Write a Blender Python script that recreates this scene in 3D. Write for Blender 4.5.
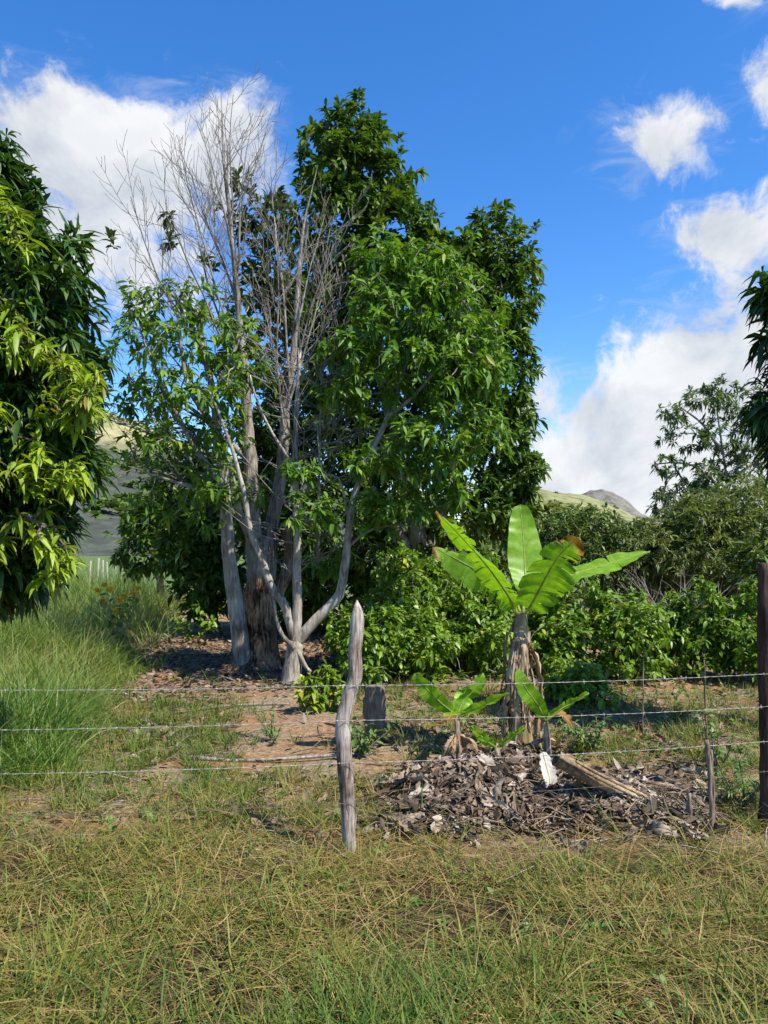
import bpy, math, random
import numpy as np

# ------------------------------------------------------------------ camera, sky, sun, exposure
for o in list(bpy.data.objects):
    bpy.data.objects.remove(o)
S = bpy.context.scene
COL = S.collection
H, F, HY, CX = 1.6, 739.6, 550.0, 384.0      # eye height, focal length in px, horizon row, centre column
cam = bpy.data.cameras.new('camera'); cam.lens = 26.0; cam.sensor_width = 36.0
cam.sensor_fit = 'AUTO'; cam.shift_y = (HY - 512.0) / 1024.0
cam.clip_start = 0.05; cam.clip_end = 5000
camo = bpy.data.objects.new('camera', cam); COL.objects.link(camo)
camo.location = (0, 0, H); camo.rotation_euler = (math.radians(90), 0, 0)
S.camera = camo

SUN = np.array([0.48, -0.34, 0.81]); SUN /= np.linalg.norm(SUN)
EL = math.asin(SUN[2]); AZ = math.atan2(SUN[0], SUN[1])
S.view_settings.view_transform = 'Standard'; S.view_settings.look = 'None'
S.view_settings.exposure = 0.88; S.view_settings.gamma = 1.0
try: S.view_settings.use_curve_mapping = False
except Exception: pass
cy = S.cycles
cy.max_bounces = 6; cy.diffuse_bounces = 3; cy.glossy_bounces = 2; cy.transmission_bounces = 4
cy.transparent_max_bounces = 4; cy.use_denoising = True; cy.sample_clamp_indirect = 6.0
cy.caustics_reflective = False; cy.caustics_refractive = False
try: cy.denoiser = 'OPENIMAGEDENOISE'
except Exception: pass

sl = bpy.data.lights.new('sun', 'SUN'); sl.energy = 4.6; sl.angle = math.radians(0.55); sl.color = (1.0, 0.93, 0.80)
so = bpy.data.objects.new('sun', sl); COL.objects.link(so)
from mathutils import Vector
so.rotation_euler = Vector((-SUN).tolist()).to_track_quat('-Z', 'Y').to_euler(); so.location = (0, 0, 50)

W = bpy.data.worlds.new('World'); S.world = W; W.use_nodes = True
def build_sky():
    nt = W.node_tree; N = nt.nodes; L = nt.links; N.clear()
    def m(op, a, b=None, c=None, clamp=False):
        n = N.new('ShaderNodeMath'); n.operation = op; n.use_clamp = clamp
        for i, v in enumerate((a, b, c)):
            if v is None: continue
            if isinstance(v, (int, float)): n.inputs[i].default_value = v
            else: L.new(v, n.inputs[i])
        return n.outputs[0]
    def sstep(x, a, b):
        n = N.new('ShaderNodeMapRange'); n.interpolation_type = 'SMOOTHSTEP'
        L.new(x, n.inputs[0]); n.inputs[1].default_value = a; n.inputs[2].default_value = b
        return n.outputs[0]
    def mix(f, a, b):
        n = N.new('ShaderNodeMix'); n.data_type = 'RGBA'
        for i, v in ((0, f), (6, a), (7, b)):
            if isinstance(v, tuple): n.inputs[i].default_value = v
            elif isinstance(v, (int, float)): n.inputs[i].default_value = v
            else: L.new(v, n.inputs[i])
        return n.outputs[2]
    def noise(vec, scale, detail, rough, dist=0.0):
        n = N.new('ShaderNodeTexNoise'); n.inputs['Scale'].default_value = scale
        n.inputs['Detail'].default_value = detail; n.inputs['Roughness'].default_value = rough
        n.inputs['Distortion'].default_value = dist
        L.new(vec, n.inputs['Vector']); return n.outputs[0]
    sky = N.new('ShaderNodeTexSky'); sky.sky_type = 'NISHITA'; sky.sun_disc = False
    sky.sun_elevation = EL; sky.sun_rotation = AZ; sky.altitude = 600
    sky.air_density = 1.0; sky.dust_density = 0.25; sky.ozone_density = 2.2
    hs = N.new('ShaderNodeHueSaturation'); hs.inputs['Saturation'].default_value = 1.34
    hs.inputs['Hue'].default_value = 0.507
    hs.inputs['Value'].default_value = 1.0; L.new(sky.outputs[0], hs.inputs['Color'])
    tc = N.new('ShaderNodeTexCoord'); d = tc.outputs['Generated']
    sp = N.new('ShaderNodeSeparateXYZ'); L.new(d, sp.inputs[0])
    yy = m('MAXIMUM', sp.outputs[1], 0.08)
    u = m('DIVIDE', sp.outputs[0], yy); v = m('DIVIDE', sp.outputs[2], yy)
    # cloud banks by compass bearing and height: column, row, half width, half height, weight
    blobs = [(35,150,95,72,1.2),(130,182,105,84,1.25),(226,168,60,76,1.1),(104,112,66,38,.8),(150,262,110,70,.85),(30,232,100,90,1.0),(85,225,80,70,.9),(180,290,110,60,.66),
             (-120,200,150,120,1),
             (658,140,74,54,.78),(700,120,70,40,.5),(768,84,54,62,.62),(724,234,72,42,.95),(785,222,46,40,.8),(744,-2,56,28,.6),
             (735,372,110,72,1.3),(650,425,100,62,1.3),(590,460,72,50,1.25),(545,488,60,40,1.2),(700,470,120,60,1.2),(800,352,80,56,1),(690,490,180,50,1.0),
             (400,500,200,40,.5)]
    fld = None
    for px, py, rx, ry, w in blobs:
        a = m('MULTIPLY', m('SUBTRACT', u, (px - CX) / F), F / rx)
        b = m('MULTIPLY', m('SUBTRACT', v, (HY - py) / F), F / ry)
        q = m('SQRT', m('ADD', m('MULTIPLY', a, a), m('MULTIPLY', b, b)))
        f = m('SUBTRACT', w, q)
        if fld is None: fld = f
        else:
            fld = m('SMOOTH_MAX', fld, f, 0.25)
    fld = m('MAXIMUM', fld, -2.0)
    n1 = noise(d, 7.5, 12, 0.62, 0.45); n2 = noise(d, 19.0, 10, 0.66, 0.5)
    nn = m('ADD', m('MULTIPLY', m('SUBTRACT', n1, 0.5), 2.45), m('MULTIPLY', m('SUBTRACT', n2, 0.5), 1.7))
    fd = m('ADD', fld, nn)
    # puffy body plus thin torn wisps around it
    st = N.new('ShaderNodeMapping'); st.inputs['Scale'].default_value = (5.0, 5.0, 15.0); st.inputs['Rotation'].default_value = (0.0, 0.5, 0.0); L.new(d, st.inputs[0])
    n5 = noise(st.outputs[0], 2.0, 10, 0.68, 0.8)
    wf = m('ADD', fld, m('MULTIPLY', m('SUBTRACT', n5, 0.5), 3.4))
    dens = m('MAXIMUM', sstep(fd, -0.05, 0.60), m('MULTIPLY', sstep(wf, -0.2, 1.2), 0.36))
    # sunward side of every billow is brighter
    off = N.new('ShaderNodeVectorMath'); off.operation = 'ADD'; off.inputs[1].default_value = (0.02, -0.02, 0.055)
    L.new(d, off.inputs[0])
    n3 = noise(off.outputs[0], 7.5, 12, 0.62, 0.45)
    rel = m('SUBTRACT', n1, n3)
    shade = m('ADD', m('MULTIPLY', rel, 2.8), 0.60)
    n4 = noise(d, 4.5, 4, 0.5)
    shade = m('ADD', shade, m('MULTIPLY', m('SUBTRACT', n4, 0.5), 1.3), None, True)
    # heavy middles are greyer than lit rims
    core = sstep(fd, 0.5, 1.3)
    shade = m('SUBTRACT', shade, m('MULTIPLY', core, 0.22), None, True)
    ccol = mix(shade, (0.60, 0.65, 0.73, 1), (0.97, 0.98, 0.99, 1))
    b1 = N.new('ShaderNodeBackground'); L.new(hs.outputs[0], b1.inputs[0]); b1.inputs[1].default_value = 0.138
    b2 = N.new('ShaderNodeBackground'); L.new(ccol, b2.inputs[0]); b2.inputs[1].default_value = 0.54
    mx = N.new('ShaderNodeMixShader'); L.new(m('MULTIPLY', dens, 0.97), mx.inputs[0]); L.new(b1.outputs[0], mx.inputs[1]); L.new(b2.outputs[0], mx.inputs[2])
    out = N.new('ShaderNodeOutputWorld'); L.new(mx.outputs[0], out.inputs[0])
build_sky()

# ------------------------------------------------------------------ small helpers
R = np.random.default_rng(11)
random.seed(5)
def P(px, py, Y): return np.array([(px - CX) / F * Y, Y, H + (HY - py) / F * Y])
def gz(x, y):
    x = np.asarray(x, float); y = np.asarray(y, float)
    near = 1.0 / (1.0 + np.exp((y - 60.0) / 10.0))
    return near * (0.035 * np.sin(0.9 * x + 0.5) * np.cos(0.7 * y) + 0.025 * np.sin(2.1 * x + 1.3 * y) + 0.012 * np.sin(4.7 * x - 3.1 * y + 1.0))
def G(px, Y):
    x = (px - CX) / F * Y
    return np.array([x, Y, float(gz(x, Y))])
def unit(a):
    a = np.asarray(a, float)
    return a / np.maximum(np.linalg.norm(a, axis=-1, keepdims=True), 1e-9)

class MB:
    """Collects pieces and links them as ONE mesh object."""
    def __init__(s): s.v = []; s.l = []; s.c = []; s.t = []; s.n = 0; s.mi = []
    def add(s, v, faces_flat, counts, tint=0.5, mi=0):
        v = np.asarray(v, float).reshape(-1, 3)
        s.v.append(v); s.l.append(np.asarray(faces_flat, np.int64) + s.n); c = np.asarray(counts, np.int64); s.c.append(c)
        s.t.append(np.broadcast_to(np.asarray(tint, float), (len(v),)).copy()); s.mi.append(np.full(len(c), mi, np.int32)); s.n += len(v)
    def build(s, name, mats, parent=None, smooth=True):
        v = np.concatenate(s.v); l = np.concatenate(s.l); c = np.concatenate(s.c); t = np.concatenate(s.t)
        if parent is not None: v = v - np.array(parent.location)
        me = bpy.data.meshes.new(name)
        me.vertices.add(len(v)); me.vertices.foreach_set('co', v.astype(np.float32).ravel())
        me.loops.add(len(l)); me.loops.foreach_set('vertex_index', l.astype(np.int32))
        me.polygons.add(len(c)); st = np.concatenate([[0], np.cumsum(c)[:-1]])
        me.polygons.foreach_set('loop_start', st.astype(np.int32))
        if smooth: me.polygons.foreach_set('use_smooth', np.ones(len(c), bool))
        if not isinstance(mats, (list, tuple)): mats = [mats]
        for mt in mats: me.materials.append(mt)
        if len(mats) > 1: me.polygons.foreach_set('material_index', np.concatenate(s.mi))
        at = me.attributes.new('tint', 'FLOAT', 'POINT'); at.data.foreach_set('value', t.astype(np.float32))
        me.update(calc_edges=True); me.validate()
        o = bpy.data.objects.new(name, me); COL.objects.link(o)
        if parent is not None: o.parent = parent
        return o
def tag(o, label, cat, group=None):
    o['label'] = label; o['category'] = cat
    if group: o['group'] = group
    return o
def thing(name, label, cat, loc, group=None):
    o = bpy.data.objects.new(name, None); COL.objects.link(o); o.location = [float(a) for a in loc]
    o.empty_display_size = 0.1
    return tag(o, label, cat, group)
def kind(o, k): o['kind'] = k; return o

# --- tubes
def smooth_path(pts, n):
    pts = np.asarray(pts, float)
    if len(pts) < 3:
        t = np.linspace(0, 1, n)[:, None]; return pts[0] * (1 - t) + pts[-1] * t
    p = np.vstack([2 * pts[0] - pts[1], pts, 2 * pts[-1] - pts[-2]])
    seg = len(pts) - 1; out = []
    for tt in np.linspace(0, seg, n):
        i = min(int(tt), seg - 1); t = tt - i
        a, b, c, d = p[i], p[i + 1], p[i + 2], p[i + 3]
        out.append(0.5 * (2 * b + (c - a) * t + (2 * a - 5 * b + 4 * c - d) * t * t + (3 * b - a - 3 * c + d) * t ** 3))
    return np.array(out)
def tube(mb, pts, rad, sides=6, tint=0.5, rough=0.0, cap=True, mi=0, seed=0):
    pts = np.asarray(pts, float); n = len(pts); rad = np.broadcast_to(np.asarray(rad, float), (n,))
    tg = unit(np.gradient(pts, axis=0)); up = np.array([0.31, 0.17, 0.93]) if abs(tg[0, 2]) < 0.9 else np.array([1.0, 0.1, 0.0])
    a = np.cross(tg, up[None]); a = unit(a); b = np.cross(tg, a)
    th = np.linspace(0, 2 * np.pi, sides, endpoint=False)
    rr = np.repeat(rad[:, None], sides, 1)
    if rough > 0:
        rg = np.random.default_rng(seed + 3)
        col = rg.normal(0, 1, sides); col = .5 * col + .25 * (np.roll(col, 1) + np.roll(col, -1)); nz = rg.normal(0, 1, (n, sides))
        for _ in range(3): nz = .4 * nz + .15 * (np.roll(nz, 1, 0) + np.roll(nz, -1, 0) + np.roll(nz, 1, 1) + np.roll(nz, -1, 1))
        rr = rr * (1 + rough * (1.1 * col[None] + 2.2 * nz))
    v = pts[:, None] + rr[..., None] * (np.cos(th)[None, :, None] * a[:, None] + np.sin(th)[None, :, None] * b[:, None])
    i = np.arange(n - 1)[:, None] * sides; j = np.arange(sides)[None]; k = (j + 1) % sides
    q = np.stack([i + j, i + k, i + sides + k, i + sides + j], -1).reshape(-1)
    cnt = [4] * ((n - 1) * sides); fl = q.tolist()
    if cap:
        fl += list(range((n - 1) * sides, n * sides)); cnt.append(sides)
    mb.add(v.reshape(-1, 3), fl, cnt, tint if np.ndim(tint) == 0 else np.repeat(tint, sides), mi)

# --- leaves: template (u along, v across, w lift), instanced over many frames
def template(us, ws, fold=0.25):
    vs = []; fc = []; cnt = []
    vs.append((us[0], 0, 0)); prev = (0, 0, 0); idx = 1
    for u, w in zip(us[1:-1], ws[1:-1]):
        vs += [(u, -w, fold * w), (u, 0, 0), (u, w, fold * w)]
        cur = (idx, idx + 1, idx + 2); idx += 3
        if prev == (0, 0, 0):
            fc += [0, cur[1], cur[0]]; cnt.append(3); fc += [0, cur[2], cur[1]]; cnt.append(3)
        else:
            fc += [prev[0], prev[1], cur[1], cur[0]]; cnt.append(4); fc += [prev[1], prev[2], cur[2], cur[1]]; cnt.append(4)
        prev = cur
    vs.append((us[-1], 0, 0)); tip = idx
    fc += [prev[0], prev[1], tip]; cnt.append(3); fc += [prev[1], prev[2], tip]; cnt.append(3)
    return np.array(vs, float), np.array(fc), np.array(cnt)
T_LONG = template([0, .18, .45, .75, 1], [0, .55, 1, .7, 0], .35)
T_MED = template([0, .3, .65, 1], [0, .9, .9, 0], .3)
T_TINY = template([0, .45, 1], [0, 1, 0], .3)
def leaves(mb, base, d, L, Wd, T=T_MED, droop=0.3, tint=0.5, roll=0.5, rng=R, mi=0):
    tv, tf, tc = T; n = len(base)
    if n == 0: return
    base = np.asarray(base, float); d = unit(d); L = np.broadcast_to(L, (n,)); Wd = np.broadcast_to(Wd, (n,))
    up = np.array([0, 0, 1.0]) + rng.normal(0, roll, (n, 3))
    s = unit(np.cross(d, up)); nn = unit(np.cross(s, d))
    u = tv[None, :, 0:1]; v = tv[None, :, 1:2]; w = tv[None, :, 2:3]
    dr = np.broadcast_to(droop, (n,))[:, None, None]
    LL = L[:, None, None]; WW = Wd[:, None, None] * 0.5
    curl = rng.uniform(0.6, 1.3, (n, 1, 1))
    p = base[:, None] + d[:, None] * (u * LL) + s[:, None] * (v * WW) + nn[:, None] * (w * WW * curl)
    p = p - np.array([0, 0, 1.0])[None, None] * (dr * LL * u * u) - d[:, None] * (dr * LL * 0.25 * u ** 3)
    m = len(tv)
    fl = (tf[None] + (np.arange(n) * m)[:, None]).reshape(-1)
    mb.add(p.reshape(-1, 3), fl, np.tile(tc, n), np.repeat(np.broadcast_to(tint, (n,)), m), mi)
def rosettes(mb, tips, dirs, k=(7, 12), L=(.14, .22), W=.24, spread=(35, 95), droop=(.2, .6), T=T_MED, tint=(0, 1), rng=R, stem=.09, tipvar=None):
    n = len(tips)
    kk = rng.integers(k[0], k[1] + 1, n); idx = np.repeat(np.arange(n), kk); N = len(idx)
    d0 = unit(dirs)[idx]; a = unit(np.cross(d0, unit(rng.normal(0, 1, (N, 3)))))
    ph = np.radians(rng.uniform(spread[0], spread[1], N))[:, None]
    d = d0 * np.cos(ph) + a * np.sin(ph)
    base = np.asarray(tips)[idx] - d0 * rng.uniform(0, stem, (N, 1))
    Ls = rng.uniform(L[0], L[1], N); tv = rng.uniform(0, 1, n) if tipvar is None else tipvar
    tn = np.clip(tint[0] + (tint[1] - tint[0]) * (0.6 * tv[idx] + 0.4 * rng.uniform(0, 1, N)), 0, 1)
    leaves(mb, base, d, Ls, Ls * W * rng.uniform(.8, 1.2, N), T, rng.uniform(droop[0], droop[1], N), tn, .35, rng)
def lobe_tips(lobes, rng, shell=(.72, 1.03), up=0.35, low_cut=None):
    """lobes: (px, py, Y, rx px, ry px, depth m, count) -> tips on the lobe's skin, their outward directions"""
    T = []; D = []
    for px, py, Y, rx, ry, rd, n in lobes:
        c = P(px, py, Y); r = np.array([rx / F * Y, rd, ry / F * Y])
        g = unit(rng.normal(0, 1, (n, 3)))
        lump = 1 + 0.10 * np.sin(5 * g[:, 0] + 2 * px) + 0.10 * np.sin(6 * g[:, 2] + py) + .06 * np.sin(11 * g[:, 1] + px)
        rad = rng.uniform(shell[0], shell[1], n) * lump
        T.append(c + g * r * rad[:, None]); D.append(unit(g / r * r.mean() + np.array([0, 0, up]) + rng.normal(0, .35, (n, 3))))
    return np.concatenate(T), np.concatenate(D)

def grow(mb, limbs, tips, r_tip=.004, power=2.3, sides=5, sag=0.06, rng=R, keep=1.0, tint=.5, maxlen=9e9, rcap=.05):
    """limbs: list of node arrays already modelled; every tip is joined to the nearest wood, which grows as it goes"""
    nodes = np.concatenate(limbs); 
    d0 = np.linalg.norm(tips[:, None] - nodes[None], axis=2).min(1); order = np.argsort(d0)
    cap = len(nodes) + 3 * len(tips) + 5; arr = np.zeros((cap, 3)); arr[:len(nodes)] = nodes; n = len(nodes); load = {}
    paths = []
    for ti in order:
        t = tips[ti]; dist = np.linalg.norm(arr[:n] - t, axis=1); j = int(np.argmin(dist)); b = arr[j]; L = dist[j]
        if L > maxlen: continue
        m1 = b * .66 + t * .34 + rng.normal(0, .05, 3) * L + np.array([0, 0, -sag * L]); m2 = b * .33 + t * .67 + rng.normal(0, .05, 3) * L + np.array([0, 0, -sag * L])
        arr[n] = m1; arr[n + 1] = m2; arr[n + 2] = t
        par = load.get(j); paths.append([b, m1, m2, t, par, 1]); me = len(paths) - 1
        for q in (n, n + 1, n + 2): load[q] = me
        n += 3
        while par is not None:
            paths[par][5] += 1; par = paths[par][4]
    for b, m1, m2, t, par, c in paths:
        if rng.uniform() > keep: continue
        r = r_tip * c ** (1 / power); L = np.linalg.norm(t - b)
        r = min(r, rcap)
        tube(mb, [b, m1, m2, t], [r * 1.15, r, r * .85, r * .55], sides if c > 3 else 3, tint, cap=False)

# ------------------------------------------------------------------ materials
def ramp_node(N, cols, pos=None):
    r = N.new('ShaderNodeValToRGB'); e = r.color_ramp.elements
    pos = pos or [i / (len(cols) - 1) for i in range(len(cols))]
    while len(e) < len(cols): e.new(0.5)
    for i, (c, p) in enumerate(zip(cols, pos)): e[i].position = p; e[i].color = (c[0], c[1], c[2], 1)
    return r
def leaf_mat(name, cols, pos=None, rough=.42, trans=.3, tcol=(1.5, 1.45, .55), spec=.45):
    m = bpy.data.materials.new(name); m.use_nodes = True; nt = m.node_tree; N = nt.nodes; L = nt.links; N.clear()
    at = N.new('ShaderNodeAttribute'); at.attribute_name = 'tint'
    r = ramp_node(N, cols, pos); L.new(at.outputs['Fac'], r.inputs[0])
    tc = N.new('ShaderNodeTexCoord'); nz = N.new('ShaderNodeTexNoise'); nz.inputs['Scale'].default_value = 14; nz.inputs['Detail'].default_value = 3
    L.new(tc.outputs['Object'], nz.inputs['Vector'])
    mr = N.new('ShaderNodeMapRange'); mr.inputs[3].default_value = .72; mr.inputs[4].default_value = 1.28; L.new(nz.outputs[0], mr.inputs[0])
    mu = N.new('ShaderNodeVectorMath'); mu.operation = 'SCALE'; L.new(r.outputs[0], mu.inputs[0]); L.new(mr.outputs[0], mu.inputs['Scale'])
    b = N.new('ShaderNodeBsdfPrincipled'); L.new(mu.outputs[0], b.inputs['Base Color']); b.inputs['Roughness'].default_value = rough
    b.inputs['Specular IOR Level'].default_value = spec
    t = N.new('ShaderNodeBsdfTranslucent'); tm = N.new('ShaderNodeVectorMath'); tm.operation = 'MULTIPLY'; tm.inputs[1].default_value = tcol
    L.new(mu.outputs[0], tm.inputs[0]); L.new(tm.outputs[0], t.inputs['Color'])
    mx = N.new('ShaderNodeMixShader'); mx.inputs[0].default_value = trans; L.new(b.outputs[0], mx.inputs[1]); L.new(t.outputs[0], mx.inputs[2])
    o = N.new('ShaderNodeOutputMaterial'); L.new(mx.outputs[0], o.inputs[0]); return m
def wood_mat(name, cols, scale=(14, 14, 2.2), bump=.5, rough=.85, blot=2.5, low=None, dist=.02):
    """streaky bark; low=(height, colours): the bark below that height (object space) is of another colour"""
    m = bpy.data.materials.new(name); m.use_nodes = True; nt = m.node_tree; N = nt.nodes; L = nt.links; N.clear()
    tc = N.new('ShaderNodeTexCoord'); mp = N.new('ShaderNodeMapping'); mp.inputs['Scale'].default_value = scale; L.new(tc.outputs['Object'], mp.inputs[0])
    n1 = N.new('ShaderNodeTexNoise'); n1.inputs['Scale'].default_value = 2.2; n1.inputs['Detail'].default_value = 8; n1.inputs['Roughness'].default_value = .65; n1.inputs['Distortion'].default_value = .4
    L.new(mp.outputs[0], n1.inputs['Vector'])
    n2 = N.new('ShaderNodeTexNoise'); n2.inputs['Scale'].default_value = blot; n2.inputs['Detail'].default_value = 5; L.new(tc.outputs['Object'], n2.inputs['Vector'])
    ad = N.new('ShaderNodeMath'); ad.operation = 'MULTIPLY_ADD'; L.new(n2.outputs[0], ad.inputs[0]); ad.inputs[1].default_value = .9
    sc = N.new('ShaderNodeMath'); sc.operation = 'MULTIPLY_ADD'; L.new(n1.outputs[0], sc.inputs[0]); sc.inputs[1].default_value = 1.1; sc.inputs[2].default_value = -.5
    L.new(sc.outputs[0], ad.inputs[2])
    r = ramp_node(N, cols, [.30 + .42 * i / (len(cols) - 1) for i in range(len(cols))]); L.new(ad.outputs[0], r.inputs[0]); colr = r.outputs[0]
    if low:
        r2 = ramp_node(N, low[1], [.28 + .44 * i / (len(low[1]) - 1) for i in range(len(low[1]))]); L.new(ad.outputs[0], r2.inputs[0])
        sp = N.new('ShaderNodeSeparateXYZ'); L.new(tc.outputs['Object'], sp.inputs[0])
        zz = N.new('ShaderNodeMath'); zz.operation = 'MULTIPLY_ADD'; L.new(n2.outputs[0], zz.inputs[0]); zz.inputs[1].default_value = 1.1; L.new(sp.outputs[2], zz.inputs[2])
        mr = N.new('ShaderNodeMapRange'); mr.inputs[1].default_value = low[0] + .35; mr.inputs[2].default_value = low[0] + .75; L.new(zz.outputs[0], mr.inputs[0])
        mx = N.new('ShaderNodeMix'); mx.data_type = 'RGBA'; L.new(mr.outputs[0], mx.inputs[0]); L.new(r2.outputs[0], mx.inputs[6]); L.new(colr, mx.inputs[7]); colr = mx.outputs[2]
    b = N.new('ShaderNodeBsdfPrincipled'); L.new(colr, b.inputs['Base Color']); b.inputs['Roughness'].default_value = rough; b.inputs['Specular IOR Level'].default_value = .2
    bp = N.new('ShaderNodeBump'); bp.inputs['Strength'].default_value = bump; bp.inputs['Distance'].default_value = dist; L.new(n1.outputs[0], bp.inputs['Height']); L.new(bp.outputs[0], b.inputs['Normal'])
    o = N.new('ShaderNodeOutputMaterial'); L.new(b.outputs[0], o.inputs[0]); return m

M = {}
M['mango'] = leaf_mat('mango_leaf', [(.016, .048, .008), (.034, .088, .011), (.08, .145, .015)], rough=.45, trans=.22)
M['young'] = leaf_mat('young_leaf', [(.24, .18, .03), (.18, .28, .015), (.32, .42, .018), (.14, .27, .016)], rough=.48, trans=.42, tcol=(1.15, 1.15, .5))
M['dark'] = leaf_mat('dense_leaf', [(.026, .062, .009), (.058, .125, .012), (.115, .19, .018), (.22, .22, .03)], [0, .42, .86, 1], rough=.52, spec=.35, trans=.26)
M['avo'] = leaf_mat('soft_leaf', [(.04, .11, .013), (.088, .20, .018), (.16, .28, .03), (.28, .30, .04)], [0, .42, .88, 1], rough=.52, spec=.35, trans=.32)
M['avo_left'] = leaf_mat('soft_leaf_pale', [(.04, .11, .013), (.095, .20, .018), (.19, .30, .03), (.30, .31, .04)], [0, .42, .88, 1], rough=.52, spec=.35, trans=.34)
M['coffee'] = leaf_mat('bush_leaf', [(.05, .12, .010), (.12, .22, .016), (.205, .305, .024), (.40, .38, .03)], [0, .4, .85, 1], rough=.42, trans=.28)
M['back'] = leaf_mat('back_bush_leaf', [(.045, .09, .016), (.09, .15, .024), (.15, .20, .036)], rough=.5, trans=.22)
M['feather'] = leaf_mat('feathery_leaf', [(.075, .115, .026), (.13, .175, .036), (.18, .215, .05)], rough=.6, trans=.28)
M['sparse'] = leaf_mat('sparse_leaf', [(.06, .11, .04), (.09, .15, .05), (.13, .20, .06)], rough=.5, trans=.28)
M['tuft'] = leaf_mat('tuft_leaf', [(.03, .06, .015), (.055, .095, .02), (.11, .12, .04)], rough=.5, trans=.2)
M['sapling'] = leaf_mat('sapling_leaf', [(.09, .20, .018), (.18, .27, .02), (.33, .33, .03)], rough=.4, trans=.3)
M['grass'] = leaf_mat('verge_grass', [(.39, .27, .125), (.28, .21, .065), (.195, .19, .036), (.11, .165, .023), (.055, .115, .016)], rough=.55, trans=.28, tcol=(1.2, 1.25, .6), spec=.25)
M['tall'] = leaf_mat('tall_grass', [(.32, .29, .12), (.18, .235, .045), (.125, .205, .03), (.10, .185, .03)], [0, .25, .6, 1], rough=.5, trans=.32, tcol=(1.2, 1.25, .6), spec=.3)
M['weed'] = leaf_mat('weed_leaf', [(.07, .14, .03), (.11, .20, .04), (.15, .23, .06)], rough=.5, trans=.25)
M['litter'] = leaf_mat('dead_leaf', [(.06, .038, .025), (.14, .095, .062), (.23, .175, .13), (.34, .29, .24)], rough=.8, trans=.05, tcol=(1, 1, 1), spec=.15)
M['bananadead'] = leaf_mat('dead_banana_leaf', [(.055, .038, .026), (.165, .12, .082), (.30, .24, .18), (.46, .405, .34)], rough=.8, trans=.06, tcol=(1, .95, .8), spec=.12)
M['skirt'] = leaf_mat('dry_skirt', [(.085, .05, .028), (.22, .14, .08), (.36, .26, .165), (.50, .41, .30)], rough=.75, trans=.12, tcol=(1, .9, .7), spec=.2)
M['white_dead'] = leaf_mat('bleached_leaf', [(.60, .55, .46), (.72, .68, .6)], rough=.7, trans=.2, tcol=(1, .95, .85), spec=.2)
M['bark_pale'] = wood_mat('pale_bark', [(.10, .085, .066), (.23, .205, .165), (.35, .32, .27), (.47, .44, .385)])
M['bark_grey'] = wood_mat('grey_bark', [(.09, .078, .065), (.20, .175, .145), (.32, .29, .25), (.42, .39, .34)], bump=.6)
M['bark_old'] = wood_mat('old_bark', [(.08, .066, .052), (.19, .165, .135), (.30, .27, .225), (.41, .38, .33)], bump=.9, low=(1.25, [(.02, .012, .008), (.08, .045, .025), (.24, .14, .075), (.40, .26, .145), (.50, .37, .23)]), dist=.04)
M['bark_dark'] = wood_mat('dark_bark', [(.04, .03, .024), (.09, .07, .055), (.15, .125, .10)])
M['dead_twig'] = wood_mat('dead_twig', [(.11, .094, .078), (.20, .177, .148), (.30, .272, .232)], bump=.2)
M['post'] = wood_mat('weathered_post', [(.07, .05, .038), (.24, .19, .155), (.40, .34, .29), (.55, .49, .43)], scale=(34, 34, 2.5), bump=.9, blot=6, dist=.012)
M['post_dark'] = wood_mat('dark_post', [(.025, .014, .010), (.06, .035, .025), (.11, .07, .05)], scale=(30, 30, 3), bump=.8)
M['stump'] = wood_mat('grey_stump', [(.07, .052, .036), (.17, .138, .10), (.28, .24, .185)], scale=(28, 28, 3), bump=.9)
M['stake'] = wood_mat('split_stake', [(.08, .055, .038), (.18, .135, .10), (.30, .25, .20)], scale=(40, 40, 4), bump=.5)
M['stem_dead'] = wood_mat('fallen_stem', [(.13, .085, .05), (.28, .20, .12), (.42, .33, .22)], scale=(18, 18, 18), bump=.5)

def plain(name, col, rough=.6, metal=0.0):
    m = bpy.data.materials.new(name); m.use_nodes = True; b = m.node_tree.nodes['Principled BSDF']
    nz = m.node_tree.nodes.new('ShaderNodeTexNoise'); nz.inputs['Scale'].default_value = 30
    r = ramp_node(m.node_tree.nodes, [tuple(c * .75 for c in col), tuple(min(1, c * 1.2) for c in col)], [.3, .7])
    m.node_tree.links.new(nz.outputs[0], r.inputs[0]); m.node_tree.links.new(r.outputs[0], b.inputs['Base Color'])
    b.inputs['Roughness'].default_value = rough; b.inputs['Metallic'].default_value = metal; return m
M['wire'] = plain('galvanised_wire', (.33, .32, .30), .55, .3)
M['rusty_wire'] = plain('rusty_wire', (.12, .095, .08), .7, .2)
M['petal'] = leaf_mat('yellow_petal', [(.80, .42, .015), (.9, .58, .02)], rough=.5, trans=.4, tcol=(1.1, 1.0, .6))
M['farpost'] = plain('pale_far_post', (.30, .29, .26), .9)

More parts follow.
